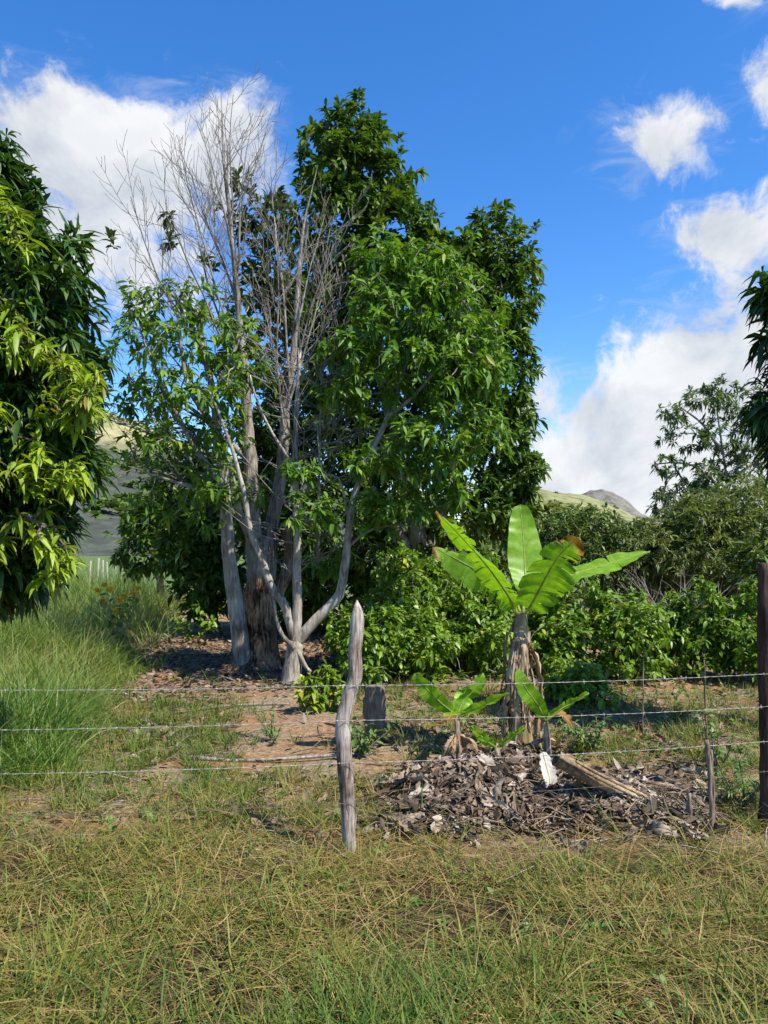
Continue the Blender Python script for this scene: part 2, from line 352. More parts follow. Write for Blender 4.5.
def banana_mat(name, green, tipc=None, trans=.45):
    """midrib and fine cross veins from the tint (across the leaf) and a second attribute"""
    m = bpy.data.materials.new(name); m.use_nodes = True; nt = m.node_tree; N = nt.nodes; L = nt.links; N.clear()
    at = N.new('ShaderNodeAttribute'); at.attribute_name = 'tint'
    r = ramp_node(N, [green, tuple(c * 1.12 for c in green), (.33, .40, .08), (.42, .45, .14), (.34, .17, .02), (.12, .06, .025)], [0, .38, .5, .58, .72, .95])
    L.new(at.outputs['Fac'], r.inputs[0])
    tc = N.new('ShaderNodeTexCoord'); nz = N.new('ShaderNodeTexNoise'); nz.inputs['Scale'].default_value = 22; nz.inputs['Detail'].default_value = 6; nz.inputs['Roughness'].default_value = .7; L.new(tc.outputs['Object'], nz.inputs['Vector'])
    mr = N.new('ShaderNodeMapRange'); mr.inputs[1].default_value = .25; mr.inputs[2].default_value = .75; mr.inputs[3].default_value = .6; mr.inputs[4].default_value = 1.35; L.new(nz.outputs[0], mr.inputs[0])
    mu = N.new('ShaderNodeVectorMath'); mu.operation = 'SCALE'; L.new(r.outputs[0], mu.inputs[0]); L.new(mr.outputs[0], mu.inputs['Scale'])
    b = N.new('ShaderNodeBsdfPrincipled'); L.new(mu.outputs[0], b.inputs['Base Color']); b.inputs['Roughness'].default_value = .42; b.inputs['Specular IOR Level'].default_value = .4
    t = N.new('ShaderNodeBsdfTranslucent'); tm = N.new('ShaderNodeVectorMath'); tm.operation = 'MULTIPLY'; tm.inputs[1].default_value = (1.35, 1.3, .55)
    L.new(mu.outputs[0], tm.inputs[0]); L.new(tm.outputs[0], t.inputs['Color'])
    mx = N.new('ShaderNodeMixShader'); mx.inputs[0].default_value = trans; L.new(b.outputs[0], mx.inputs[1]); L.new(t.outputs[0], mx.inputs[2])
    o = N.new('ShaderNodeOutputMaterial'); L.new(mx.outputs[0], o.inputs[0]); return m
M['banana'] = banana_mat('banana_leaf', (.185, .36, .018))
M['banana_stem'] = wood_mat('banana_stem', [(.14, .10, .045), (.26, .20, .10), (.40, .34, .19)], scale=(20, 20, 2), bump=.2, rough=.5)
M['sheath'] = wood_mat('dry_sheath', [(.09, .06, .04), (.24, .17, .11), (.38, .30, .22), (.46, .38, .30)], scale=(30, 30, 3), bump=.6)

# ------------------------------------------------------------------ ground and hills
def ground_mat():
    m = bpy.data.materials.new('dirt_ground'); m.use_nodes = True; nt = m.node_tree; N = nt.nodes; L = nt.links; N.clear()
    tc = N.new('ShaderNodeTexCoord')
    def nz(s, d, r=.6):
        n = N.new('ShaderNodeTexNoise'); n.inputs['Scale'].default_value = s; n.inputs['Detail'].default_value = d; n.inputs['Roughness'].default_value = r
        L.new(tc.outputs['Object'], n.inputs['Vector']); return n.outputs[0]
    a = nz(1.3, 6); b_ = nz(26, 8, .7); c = nz(5, 6)
    r1 = ramp_node(N, [(.085, .052, .030), (.215, .12, .06), (.34, .20, .105), (.41, .275, .165)], [.25, .45, .6, .8]); L.new(b_, r1.inputs[0])
    r2 = ramp_node(N, [(.07, .05, .032), (.17, .13, .085), (.30, .245, .165), (.42, .36, .27)], [.28, .45, .6, .75]); L.new(b_, r2.inputs[0])
    mr = N.new('ShaderNodeMapRange'); mr.inputs[1].default_value = .42; mr.inputs[2].default_value = .6; L.new(a, mr.inputs[0])
    mx = N.new('ShaderNodeMix'); mx.data_type = 'RGBA'; L.new(mr.outputs[0], mx.inputs[0]); L.new(r1.outputs[0], mx.inputs[6]); L.new(r2.outputs[0], mx.inputs[7])
    # far fields are grassy
    sp = N.new('ShaderNodeSeparateXYZ'); L.new(tc.outputs['Object'], sp.inputs[0])
    mf = N.new('ShaderNodeMapRange'); mf.inputs[1].default_value = 16; mf.inputs[2].default_value = 30; L.new(sp.outputs[1], mf.inputs[0])
    rg = ramp_node(N, [(.05, .09, .025), (.10, .15, .045), (.18, .2, .08)], [.3, .5, .7]); L.new(c, rg.inputs[0])
    m2 = N.new('ShaderNodeMix'); m2.data_type = 'RGBA'; L.new(mf.outputs[0], m2.inputs[0]); L.new(mx.outputs[2], m2.inputs[6]); L.new(rg.outputs[0], m2.inputs[7])
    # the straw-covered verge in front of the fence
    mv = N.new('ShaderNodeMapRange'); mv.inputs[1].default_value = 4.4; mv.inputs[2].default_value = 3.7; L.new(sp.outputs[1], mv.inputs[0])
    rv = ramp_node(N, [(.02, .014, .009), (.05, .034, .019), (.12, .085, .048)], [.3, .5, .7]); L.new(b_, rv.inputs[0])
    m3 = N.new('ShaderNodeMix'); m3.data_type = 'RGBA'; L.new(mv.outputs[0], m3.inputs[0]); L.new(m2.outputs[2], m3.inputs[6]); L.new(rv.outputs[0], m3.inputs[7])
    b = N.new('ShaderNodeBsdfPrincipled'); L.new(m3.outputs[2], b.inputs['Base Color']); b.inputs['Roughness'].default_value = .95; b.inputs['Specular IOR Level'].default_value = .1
    bp = N.new('ShaderNodeBump'); bp.inputs['Strength'].default_value = .7; bp.inputs['Distance'].default_value = .03; L.new(b_, bp.inputs['Height']); L.new(bp.outputs[0], b.inputs['Normal'])
    o = N.new('ShaderNodeOutputMaterial'); L.new(b.outputs[0], o.inputs[0]); return m
def ground():
    xs = np.concatenate([-np.geomspace(3000, 8.2, 22), np.linspace(-8, 8, 161), np.geomspace(8.2, 3000, 22)])
    ys = np.concatenate([[-300, -60, -15, -5], np.linspace(-2, 16, 181), np.geomspace(16.3, 4000, 40)])
    X, Y = np.meshgrid(xs, ys); Z = gz(X, Y)
    nx, ny = len(xs), len(ys); i = np.arange(ny - 1)[:, None] * nx; j = np.arange(nx - 1)[None]
    q = np.stack([i + j, i + j + 1, i + nx + j + 1, i + nx + j], -1).reshape(-1)
    mb = MB(); mb.add(np.stack([X, Y, Z], -1).reshape(-1, 3), q, [4] * ((nx - 1) * (ny - 1)))
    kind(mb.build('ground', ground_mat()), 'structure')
ground()

def vnoise(x, y, seed):
    g = np.random.default_rng(seed).uniform(-1, 1, (64, 64)); xi = np.floor(x).astype(int); yi = np.floor(y).astype(int); fx = x - xi; fy = y - yi
    fx = fx * fx * (3 - 2 * fx); fy = fy * fy * (3 - 2 * fy); a = lambda i, j: g[(yi + j) % 64, (xi + i) % 64]
    return (a(0, 0) * (1 - fx) + a(1, 0) * fx) * (1 - fy) + (a(0, 1) * (1 - fx) + a(1, 1) * fx) * fy
def fbm(x, y, seed, o=5):
    s = 0; k = 1.0
    for i in range(o): s = s + k * vnoise(x * 2 ** i, y * 2 ** i, seed + i); k *= .5
    return s
def hill_mat(name, grass, scrub, rock, lowcol, h0):
    m = bpy.data.materials.new(name); m.use_nodes = True; nt = m.node_tree; N = nt.nodes; L = nt.links; N.clear()
    tc = N.new('ShaderNodeTexCoord')
    n = N.new('ShaderNodeTexNoise'); n.inputs['Scale'].default_value = .11; n.inputs['Detail'].default_value = 10; n.inputs['Roughness'].default_value = .7; L.new(tc.outputs['Object'], n.inputs['Vector'])
    n2 = N.new('ShaderNodeTexNoise'); n2.inputs['Scale'].default_value = .012; n2.inputs['Detail'].default_value = 5; L.new(tc.outputs['Object'], n2.inputs['Vector'])
    r = ramp_node(N, [scrub, grass, tuple(c * 1.25 for c in grass), rock], [.36, .48, .6, .72]); L.new(n.outputs[0], r.inputs[0])
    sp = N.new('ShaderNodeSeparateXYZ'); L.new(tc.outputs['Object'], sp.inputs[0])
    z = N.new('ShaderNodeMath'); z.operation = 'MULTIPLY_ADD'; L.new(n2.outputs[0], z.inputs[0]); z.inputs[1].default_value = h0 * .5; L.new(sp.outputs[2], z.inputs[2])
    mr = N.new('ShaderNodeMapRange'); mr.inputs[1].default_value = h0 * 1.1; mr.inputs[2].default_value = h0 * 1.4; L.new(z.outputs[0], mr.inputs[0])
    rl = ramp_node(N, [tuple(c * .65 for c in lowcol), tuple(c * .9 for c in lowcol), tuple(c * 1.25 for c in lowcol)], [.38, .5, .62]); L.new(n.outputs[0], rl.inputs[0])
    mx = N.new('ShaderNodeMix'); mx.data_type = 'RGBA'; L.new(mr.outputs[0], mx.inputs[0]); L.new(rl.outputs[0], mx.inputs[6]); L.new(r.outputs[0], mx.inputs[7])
    b = N.new('ShaderNodeBsdfPrincipled'); L.new(mx.outputs[2], b.inputs['Base Color']); b.inputs['Roughness'].default_value = 1; b.inputs['Specular IOR Level'].default_value = 0
    o = N.new('ShaderNodeOutputMaterial'); L.new(b.outputs[0], o.inputs[0]); return m
def hill(crest, Y, depth, mat, seed, rough):
    """crest: (px,py) outline of the ridge at distance Y; the slope falls towards us and away"""
    px = np.array([c[0] for c in crest], float); py = np.array([c[1] for c in crest], float)
    n = 220; xs = np.linspace(px[0], px[-1], n); hz = np.interp(xs, px, py); m = 70
    t = np.linspace(-1, 1, m); X = (xs[None] - CX) / F * Y + 0 * t[:, None]; YY = Y + depth * t[:, None] + 0 * X
    top = H + (HY - hz) / F * Y
    prof = np.clip(1 - np.abs(t), 0, 1); prof = prof ** 1.15
    Z = top[None] * prof[:, None]; nz = fbm(X / 40 + 7, YY / 40 + 3, seed, 5) * rough * np.minimum(1, 3 * prof[:, None]) * np.minimum(1, np.maximum(top, 0)[None] / 20)
    Z = Z + nz - 1.0
    i = np.arange(m - 1)[:, None] * n; j = np.arange(n - 1)[None]; q = np.stack([i + j, i + j + 1, i + n + j + 1, i + n + j], -1).reshape(-1)
    mb = MB(); mb.add(np.stack([X, YY, Z], -1).reshape(-1, 3), q, [4] * ((n - 1) * (m - 1)))
    kind(mb.build('hills', mat), 'structure')
hill([(540, 530), (565, 505), (578, 491), (590, 484), (602, 482), (612, 486), (622, 495), (633, 506), (650, 524), (690, 545)], 700, 160,
     hill_mat('rocky_hill', (.15, .145, .125), (.075, .075, .068), (.20, .19, .18), (.10, .105, .08), 12), 40, 5.0)
def hill_scrub():
    rng = np.random.default_rng(77); mb = MB()
    for x0, x1, crest, Y, depth, n, sz in ((-60, 260, ([-700, -400, -150, 0, 80, 150, 220, 300, 400, 470], [470, 430, 405, 400, 402, 420, 450, 480, 515, 548]), 480, 300, 1300, 3.4), (500, 680, ([400, 470, 520, 540, 556, 575, 592, 620, 680, 760], [545, 515, 492, 488, 491, 494, 499, 512, 532, 547]), 520, 200, 260, 2.4)):
        px = rng.uniform(x0, x1, n); t = -rng.uniform(.02, .97, n) ** .8; top = H + (HY - np.interp(px, *crest)) / F * Y
        z = top * np.clip(1 - np.abs(t), 0, 1) ** 1.15; p = np.stack([(px - CX) / F * Y, Y + depth * t, z + .8], 1); k = fbm(p[:, 0] / 60, p[:, 1] / 60, 90, 3) > -.15; p = p[k]
        p = np.repeat(p, 3, 0) + rng.normal(0, sz * .5, (3 * len(p), 3)) * [1, 1, .3]
        rosettes(mb, p, np.tile([0, 0, 1.0], (len(p), 1)), (7, 10), (sz * .5, sz * 1.2), .8, (25, 95), (.1, .5), T_TINY, (0, 1), rng, .3)
    o = kind(mb.build('hill_scrub', M['back']), 'stuff'); o['label'] = 'scrub dotted over the far hills'
hill_scrub()
hill([(400, 545), (470, 515), (520, 492), (540, 488), (556, 491), (575, 494), (592, 499), (620, 512), (680, 532), (760, 547)], 520, 200,
     hill_mat('green_hill', (.20, .20, .10), (.10, .12, .06), (.24, .22, .16), (.12, .13, .075), 8), 44, 2.5)
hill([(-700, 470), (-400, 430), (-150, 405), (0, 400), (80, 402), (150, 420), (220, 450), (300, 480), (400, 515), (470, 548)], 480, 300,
     hill_mat('grassy_hill', (.27, .25, .13), (.12, .14, .07), (.28, .26, .17), (.07, .08, .066), 60), 60, 5.0)  # lower slope's dark colour has the cloud shade painted in

# ------------------------------------------------------------------ trees
def px_path(pts, Y, n=None):
    out = []
    for p in pts: out.append(P(p[0], p[1], Y + (p[2] if len(p) > 2 else 0)))
    return smooth_path(out, n or max(6, 3 * len(pts)))
def limb(mb, pts, Y, r0, r1, sides=10, rough=.05, n=None, ground_=False, power=1.0):
    q = px_path(pts, Y, n); m = len(q); t = np.linspace(0, 1, m) ** power
    rr = r0 * (1 - t) + r1 * t
    if ground_: q[0, 2] = float(gz(q[0, 0], q[0, 1])) - .06
    w_ = R.normal(0, r0 * .14, (m, 3)); w_ = (w_ + np.roll(w_, 1, 0) + np.roll(w_, -1, 0)) / 3; q[1:-1] += w_[1:-1]
    tube(mb, q, rr, sides, .5, rough, seed=int(abs(pts[0][0] * 7 + pts[-1][1])))
    return q

# -- near mango tree at the left edge
def near_mango():
    rng = np.random.default_rng(21); base = G(-265, 5.2)
    t = thing('mango_tree', 'large mango tree at the left edge with drooping dark leaves and yellow green young shoots', 'tree', base)
    tb = MB(); lm = [limb(tb, [(-265, 770), (-262, 640), (-270, 520), (-262, 420), (-250, 300)], 5.2, .17, .06, 12, ground_=True),
          limb(tb, [(-265, 560), (-190, 480), (-100, 420), (-20, 390), (30, 375)], 5.0, .09, .02),
          limb(tb, [(-266, 520), (-200, 400), (-120, 300), (-40, 240)], 5.0, .08, .02),
          limb(tb, [(-265, 580), (-180, 540), (-80, 510), (10, 500)], 4.9, .07, .015),
          limb(tb, [(-265, 540), (-330, 420), (-420, 380)], 5.2, .08, .02)]
    lobes = [(-28, 190, 4.9, 62, 74, .5, 190), (-5, 262, 4.8, 78, 66, .55, 230), (18, 325, 4.7, 78, 66, .55, 260), (32, 395, 4.6, 72, 48, .45, 200),
             (14, 455, 4.6, 84, 52, .5, 230), (-2, 520, 4.7, 78, 50, .5, 220), (-12, 566, 4.7, 74, 42, .5, 190), (-110, 560, 4.9, 80, 50, .8, 110), (-100, 300, 5.2, 90, 150, .9, 170), (-120, 450, 5.2, 100, 120, .9, 170),
             (-300, 360, 5.4, 170, 230, 1.4, 330)]
    tips, dirs = lobe_tips(lobes, rng, (.6, 1.03), up=.15)
    keep = tips[:, 2] > 1.22; tips = tips[keep]; dirs = dirs[keep]
    cb = MB(); rosettes(cb, tips, dirs, (13, 19), (.11, .20), .20, (30, 95), (.15, .65), T_LONG, (0, 1), rng, .12)
    ys = [(35, 330), (8, 325), (48, 345), (72, 365), (92, 378), (104, 395), (96, 405), (84, 392), (60, 415), (58, 345), (20, 352), (100, 385), (88, 420), (108, 408),
          (62, 470), (80, 468), (92, 474), (40, 478), (72, 482), (60, 535), (72, 548), (48, 530), (68, 570), (75, 560), (40, 250), (15, 300), (8, 190), (28, 215), (12, 405), (50, 442), (10, 470), (18, 545)]
    yt = np.array([P(a - 13 + rng.normal(0, 8), b + rng.normal(0, 7) - 4, rng.uniform(4.0, 4.35)) for a, b in ys for _ in range(4)])
    yd = unit(np.array([(.45, -.55, .5)] * len(yt)) + rng.normal(0, .25, (len(yt), 3)))
    yb = MB(); rosettes(yb, yt, yd, (13, 19), (.07, .14), .21, (30, 95), (.25, .7), T_LONG, (0, 1), rng, .12)
    grow(tb, lm, np.concatenate([tips[::3], yt]), .004, sides=5, rng=rng)
    tb.build('trunk', M['bark_dark'], t); cb.build('crown', M['mango'], t); yb.build('young_leaves', M['young'], t)
near_mango()

# -- tree at the right edge, in shade
def edge_tree():
    rng = np.random.default_rng(31); Y = 6.0; base = G(905, Y)
    t = thing('shade_tree', 'dark leafy tree reaching in at the right edge above the fence post', 'tree', base)
    tb = MB(); lm = [limb(tb, [(905, 740), (908, 600), (900, 480), (892, 380), (888, 260)], Y, .18, .05, 12, ground_=True),
                     limb(tb, [(905, 560), (865, 480), (820, 430), (785, 420)], Y, .07, .012), limb(tb, [(903, 520), (865, 400), (820, 330), (785, 305)], Y, .07, .012)]
    lobes = [(796, 292, Y, 44, 34, .45, 90), (812, 340, Y, 50, 40, .45, 90), (798, 405, Y, 46, 42, .45, 105), (804, 442, Y, 46, 28, .4, 60), (880, 300, Y, 60, 60, .5, 80), (880, 410, Y, 60, 50, .5, 70)]
    tips, dirs = lobe_tips(lobes, rng, (.5, 1.05), up=.1)
    cb = MB(); rosettes(cb, tips, dirs, (9, 14), (.14, .22), .23, (30, 100), (.3, .7), T_LONG, (0, .8), rng, .12)
    grow(tb, lm, tips[::3], .004, rng=rng)
    tb.build('trunk', M['bark_dark'], t); cb.build('crown', M['mango'], t)
edge_tree()

# -- tall dense dark tree behind
def dense_tree():
    rng = np.random.default_rng(41); Y = 12.6; base = G(425, Y)
    t = thing('dense_tree', 'tall dense dark green tree whose crown makes two peaks behind the forked tree', 'tree', base)
    tb = MB(); lm = [limb(tb, [(425, 645), (420, 560), (400, 470), (380, 360), (362, 240), (356, 140)], Y, .2, .03, 12, ground_=True),
                     limb(tb, [(422, 580), (450, 490), (480, 400), (498, 300), (505, 240)], Y, .12, .02), limb(tb, [(420, 570), (380, 500), (340, 440), (320, 360)], Y, .1, .02)]
    lobes = [(352, 132, Y, 42, 34, .6, 80), (338, 165, Y, 56, 40, .8, 100), (372, 178, Y, 50, 44, .8, 110), (330, 225, Y, 56, 56, .9, 120), (395, 225, Y, 46, 46, .9, 110), (365, 262, Y, 76, 60, 1.1, 130), (428, 262, Y - .2, 36, 40, .8, 100), (458, 288, Y, 30, 42, .8, 110), (470, 262, Y, 22, 26, .6, 50),
             (498, 250, Y, 38, 46, .8, 110), (508, 300, Y, 34, 54, .8, 110), (506, 372, Y, 36, 60, .8, 120), (508, 440, Y, 36, 55, .8, 120), (518, 478, Y, 28, 42, .7, 70), (500, 505, Y, 42, 34, .8, 80),
             (430, 330, Y, 90, 90, 1.2, 180), (345, 320, Y, 66, 80, 1.1, 140), (430, 430, Y, 95, 90, 1.2, 200), (340, 425, Y, 70, 80, 1.1, 150), (420, 515, Y, 95, 42, 1.1, 170), (330, 515, Y, 60, 50, 1.0, 120), (290, 440, Y + .6, 50, 70, .9, 90), (300, 560, Y + .6, 50, 40, .8, 90), (262, 500, Y + .8, 40, 60, .8, 110), (310, 400, Y + .8, 60, 90, .9, 200), (380, 380, Y + .8, 80, 100, .9, 240), (330, 300, Y + .6, 50, 60, .7, 130), (400, 480, Y + .6, 80, 60, .9, 160), (265, 440, Y + 1, 36, 60, .6, 110)]
    lobes = [l[:6] + (int(l[6] * 1.25),) for l in lobes]; tips, dirs = lobe_tips(lobes, rng, (.5, 1.04), up=.45)
    cb = MB(); rosettes(cb, tips, dirs, (12, 18), (.10, .23), .32, (25, 95), (.1, .45), T_MED, (0, 1), rng, .14)
    wb = MB(); grow(wb, lm, tips[::2], .004, rng=rng)
    tb.build('trunk', M['bark_grey'], t); wb.build('branches', M['bark_grey'], t); cb.build('crown', M['dark'], t)
dense_tree()

def dead_growth(mb, start, d, L, r, rng, level, ends, up=.25, tint=.5):
    n = max(4, int(6 + 4 * (2 - level))); pts = [np.array(start)]; dd = unit(d)
    for i in range(n):
        dd = unit(dd + rng.normal(0, .07, 3) + np.array([0, 0, up * .12])); pts.append(pts[-1] + dd * L / n)
    pts = np.array(pts); rr = np.linspace(r, max(r * .25, .0024), n + 1); tube(mb, pts, rr, 6 if r > .015 else 4, tint, cap=False)
    ends.append((pts[-1], dd))
    if level <= 0: return
    k = int(L / (.20 if level == 1 else .27)) + 2
    for i in range(k):
        f = .18 + .8 * (i + rng.uniform(0, .7)) / k; f = min(f, .97); j = f * n; a = int(j); b = pts[a] + (pts[min(a + 1, n)] - pts[a]) * (j - a)
        tg = unit(pts[min(a + 1, n)] - pts[a]); s = unit(np.cross(tg, rng.normal(0, 1, 3))); ang = math.radians(rng.uniform(22, 48))
        nd = tg * math.cos(ang) + s * math.sin(ang)
        dead_growth(mb, b, nd, L * rng.uniform(.28, .52) * (1.05 - .5 * f), max(r * .40 * (1 - .5 * f), .0029), rng, level - 1, ends, up)
# -- forked tree in front
def forked_tree():
    rng = np.random.default_rng(51); Y = 8.9; base = G(291, Y)
    t = thing('forked_tree', 'slim pale forked tree on bare dirt with a loose light green crown', 'tree', base)
    tb = MB()
    lm = [limb(tb, [(290, 684), (292, 662), (295, 640)], Y, .125, .09, 14, n=7, ground_=True),
          limb(tb, [(296, 642), (286, 608), (272, 585), (262, 560), (250, 528), (243, 490), (234, 455), (222, 420), (210, 392)], Y, .062, .010, 10),
          limb(tb, [(295, 640), (297, 610), (298, 580), (297, 545), (297, 500), (295, 455), (296, 410), (300, 350)], Y, .072, .02, 10),
          limb(tb, [(297, 642), (312, 625), (330, 606), (341, 590), (345, 560), (349, 520), (357, 490), (372, 450), (386, 420), (400, 380), (412, 330)], Y, .07, .02, 10),
          limb(tb, [(294, 648), (282, 635), (277, 620), (274, 600)], Y - .1, .028, .012, 8),
          limb(tb, [(297, 650), (305, 665), (311, 672)], Y - .05, .03, .018, 8),
          limb(tb, [(349, 520), (340, 480), (322, 470), (317, 540 - 120)], Y + .1, .02, .008, 6),
          limb(tb, [(318, 560), (319, 480), (320, 420), (322, 345)], Y + .2, .022, .01, 7),
          limb(tb, [(372, 450), (400, 445), (430, 440), (452, 430)], Y, .026, .01, 7), limb(tb, [(386, 420), (420, 390), (448, 350), (462, 300)], Y, .028, .01, 7),
          limb(tb, [(297, 470), (283, 450), (268, 425), (255, 395), (250, 375)], Y - .1, .02, .01, 7),
          limb(tb, [(346, 548), (370, 530), (398, 525), (420, 528)], Y, .02, .008, 6)]
    lobes = [(385, 262, Y, 40, 30, .6, 42), (430, 270, Y, 50, 34, .7, 60), (398, 312, Y - .1, 60, 46, .8, 85), (452, 320, Y, 52, 56, .8, 95), (480, 360, Y, 36, 56, .7, 60), (430, 372, Y - .2, 62, 44, .8, 85), (460, 425, Y - .1, 46, 48, .7, 65), (420, 440, Y - .3, 40, 36, .6, 42),
             (352, 348, Y - .3, 34, 32, .5, 32), (345, 392, Y - .2, 28, 20, .4, 16), (372, 462, Y - .4, 34, 20, .4, 20), (440, 490, Y, 50, 32, .5, 38), (385, 510, Y - .1, 40, 26, .4, 24), (300, 470, Y - .4, 22, 14, .3, 9), (308, 512, Y - .5, 36, 22, .3, 16), (330, 560, Y + .3, 24, 22, .3, 12)]
    lobes = [l[:6] + (int(l[6] * 1.5),) for l in lobes]; tips, dirs = lobe_tips(lobes, rng, (.5, 1.05), up=.4)
    cb = MB(); rosettes(cb, tips, dirs, (9, 15), (.07, .19), .29, (35, 105), (.1, .6), T_MED, (0, 1), rng, .12)
    wb = MB(); grow(wb, lm, tips, .0035, rng=rng)
    ends = []
    for (a, b_, dy) in (((297, 430), (272, 250), -.2), ((300, 385), (338, 240), -.3), ((298, 360), (312, 195), -.2), ((318, 410), (348, 262), -.4), ((297, 410), (352, 318), -.5), ((295, 450), (262, 300), -.4), ((300, 350), (290, 215), .1), ((320, 380), (325, 225), -.3)):
        p0 = P(a[0], a[1], Y); e = P(b_[0], b_[1], Y + dy); L = np.linalg.norm(e - p0); dead_growth(wb, p0, e - p0, L, .005 + .003 * L, rng, 2, ends, .25)
    # bare twigs standing off the pale middle limb
    for i in range(70):
        s = lm[2] if rng.uniform() < .45 else lm[7]; b = s[int(rng.uniform(.3, .98) * len(s))]; a = rng.uniform(0, 2 * np.pi); L = rng.uniform(.25, .9)
        e = b + L * np.array([np.cos(a), .5 * np.sin(a), rng.uniform(.1, .8)]); mid = (b + e) / 2 + np.array([0, 0, -.08 * L]) + rng.normal(0, .04, 3)
        tube(wb, smooth_path([b, mid, e], 6), np.linspace(.008, .003, 6), 4)
        for k in range(3):
            f = b + (e - b) * rng.uniform(.4, .9); tube(wb, [f, f + L * .35 * unit(np.array([np.cos(a) + rng.normal(0, .6), rng.normal(0, .5), .5]))], [.005, .002], 3)
    tb.build('trunk', M['bark_pale'], t); wb.build('branches', M['dead_twig'], t); cb.build('crown', M['avo'], t)
forked_tree()

def old_tree():
    rng = np.random.default_rng(61); Y = 10.2; base = G(262, Y)
    t = thing('dying_tree', 'old half dead tree with rotten brown trunk base and bare grey branches', 'tree', base)
    tb = MB()
    # flared, ragged trunk
    q = px_path([(252, 668), (256, 650), (258, 625), (259, 600), (261, 575), (265, 538)], Y, 26); q[0, 2] = float(gz(q[0, 0], Y)) - .08
    rad = np.interp(np.linspace(0, 1, 26), [0, .1, .25, .5, 1], [.54, .38, .28, .25, .12])
    tube(tb, q, rad, 30, .5, .10, seed=9)
    for a, L in ((-2.6, .75), (-2.1, .55), (-1.3, .5), (-.5, .5), (.4, .45), (2.8, .6), (1.6, .5)):
        b = q[4] + np.array([math.cos(a) * .22, math.sin(a) * .22, .12]); e = base + np.array([math.cos(a) * L, math.sin(a) * L, -.05]); m_ = (b + e) / 2 - np.array([0, 0, .1])
        tube(tb, smooth_path([b + [0, 0, .35], b, m_, e], 10), np.linspace(.07, .03, 10), 8, .5, .08, seed=int(a * 10) + 50)
    lm = [limb(tb, [(259, 590), (255, 545), (252, 500), (249, 450), (246, 405), (243, 360), (236, 290), (226, 200), (222, 150), (221, 96)], Y, .15, .004, 12, power=.75),
          limb(tb, [(268, 580), (272, 530), (280, 480), (284, 430), (290, 385), (296, 330), (300, 270), (306, 215), (318, 165)], Y + .1, .13, .004, 12, power=.8),
          limb(tb, [(275, 600), (290, 560), (296, 530), (290, 520), (300, 524), (322, 520)], Y + .15, .10, .07, 10),
          limb(tb, [(250, 460), (225, 440), (205, 420), (180, 400)], Y, .05, .02, 8),
          limb(tb, [(256, 545), (240, 515), (232, 480), (226, 462), (214, 455)], Y - .2, .06, .03, 8)]
    wb = MB(); ends = []
    leaders = [((246, 405), (112, 232), 0), ((244, 380), (160, 195), .2), ((243, 360), (185, 145), -.2), ((240, 320), (205, 150), .2), ((246, 420), (135, 262), -.3), ((240, 330), (240, 130), .3), ((236, 290), (262, 120), -.1), ((234, 250), (222, 96), 0),
               ((290, 385), (275, 150), .1), ((296, 330), (325, 190), 0), ((290, 400), (345, 235), .1), ((284, 430), (250, 230), -.2), ((240, 330), (170, 300), -.3), ((250, 450), (98, 300), .2), ((244, 380), (150, 205), -.5), ((236, 300), (200, 160), .5), ((238, 310), (245, 115), -.3)]
    for (a, b_, dy) in leaders:
        s = P(a[0], a[1], Y); e = P(b_[0], b_[1], Y + dy * 2); v = e - s; L = np.linalg.norm(v)
        dead_growth(wb, s, unit(v) + np.array([0, 0, -.05]), L, .006 + .005 * L, rng, 2, ends, .3)
    # low bare branches reaching left and right
    for (a, b_) in (((226, 462), (110, 420)), ((232, 480), (118, 455)), ((226, 470), (140, 400)), ((205, 420), (112, 380)), ((240, 500), (150, 470)), ((282, 470), (380, 420)), ((284, 440), (372, 392)), ((230, 475), (125, 475)), ((280, 500), (350, 470)), ((222, 450), (100, 440))):
        s = P(a[0], a[1], Y - .1); e = P(b_[0], b_[1], Y - .6 + rng.uniform(-.4, .4)); v = e - s; L = np.linalg.norm(v)
        dead_growth(wb, s, v, L, .02, rng, 2, ends, .1)
    # torn bark hanging under the broken stub
    hb = MB()
    for i in range(42):
        p0 = P(rng.uniform(284, 300), rng.uniform(520, 528), Y - .02); L = rng.uniform(.2, .5); p1 = p0 + np.array([rng.normal(0, .03), rng.normal(0, .04), -L])
        tube(hb, [p0, (p0 + p1) / 2 + rng.normal(0, .02, 3), p1], [.018, .015, .005], 4, rng.uniform(0, 1))
    lobes = [(245, 215, Y + .8, 26, 24, .4, 34), (275, 215, Y + .8, 20, 40, .4, 44), (262, 262, Y + .8, 28, 34, .5, 54), (250, 310, Y + .8, 36, 36, .6, 70), (278, 300, Y + .8, 24, 40, .5, 70), (240, 360, Y + .8, 40, 40, .6, 80), (240, 180, Y + .6, 14, 12, .3, 8), (112, 240, Y, 7, 6, .2, 4), (165, 212, Y, 8, 6, .2, 4), (170, 240, Y, 10, 12, .2, 7), (206, 260, Y, 10, 8, .2, 4)]
    tips, dirs = lobe_tips(lobes, rng, (.4, 1.0), up=.6)
    cb = MB(); rosettes(cb, tips, dirs, (6, 10), (.11, .18), .34, (20, 75), (.05, .3), T_MED, (0, 1), rng, .12)
    grow(wb, [np.array([e[0] for e in ends])], tips, .003, rng=rng, maxlen=1.2)
    tb.build('trunk', M['bark_old'], t); wb.build('bare_branches', M['dead_twig'], t); hb.build('torn_bark', M['stem_dead'], t); cb.build('leaf_tufts', M['tuft'], t)
old_tree()

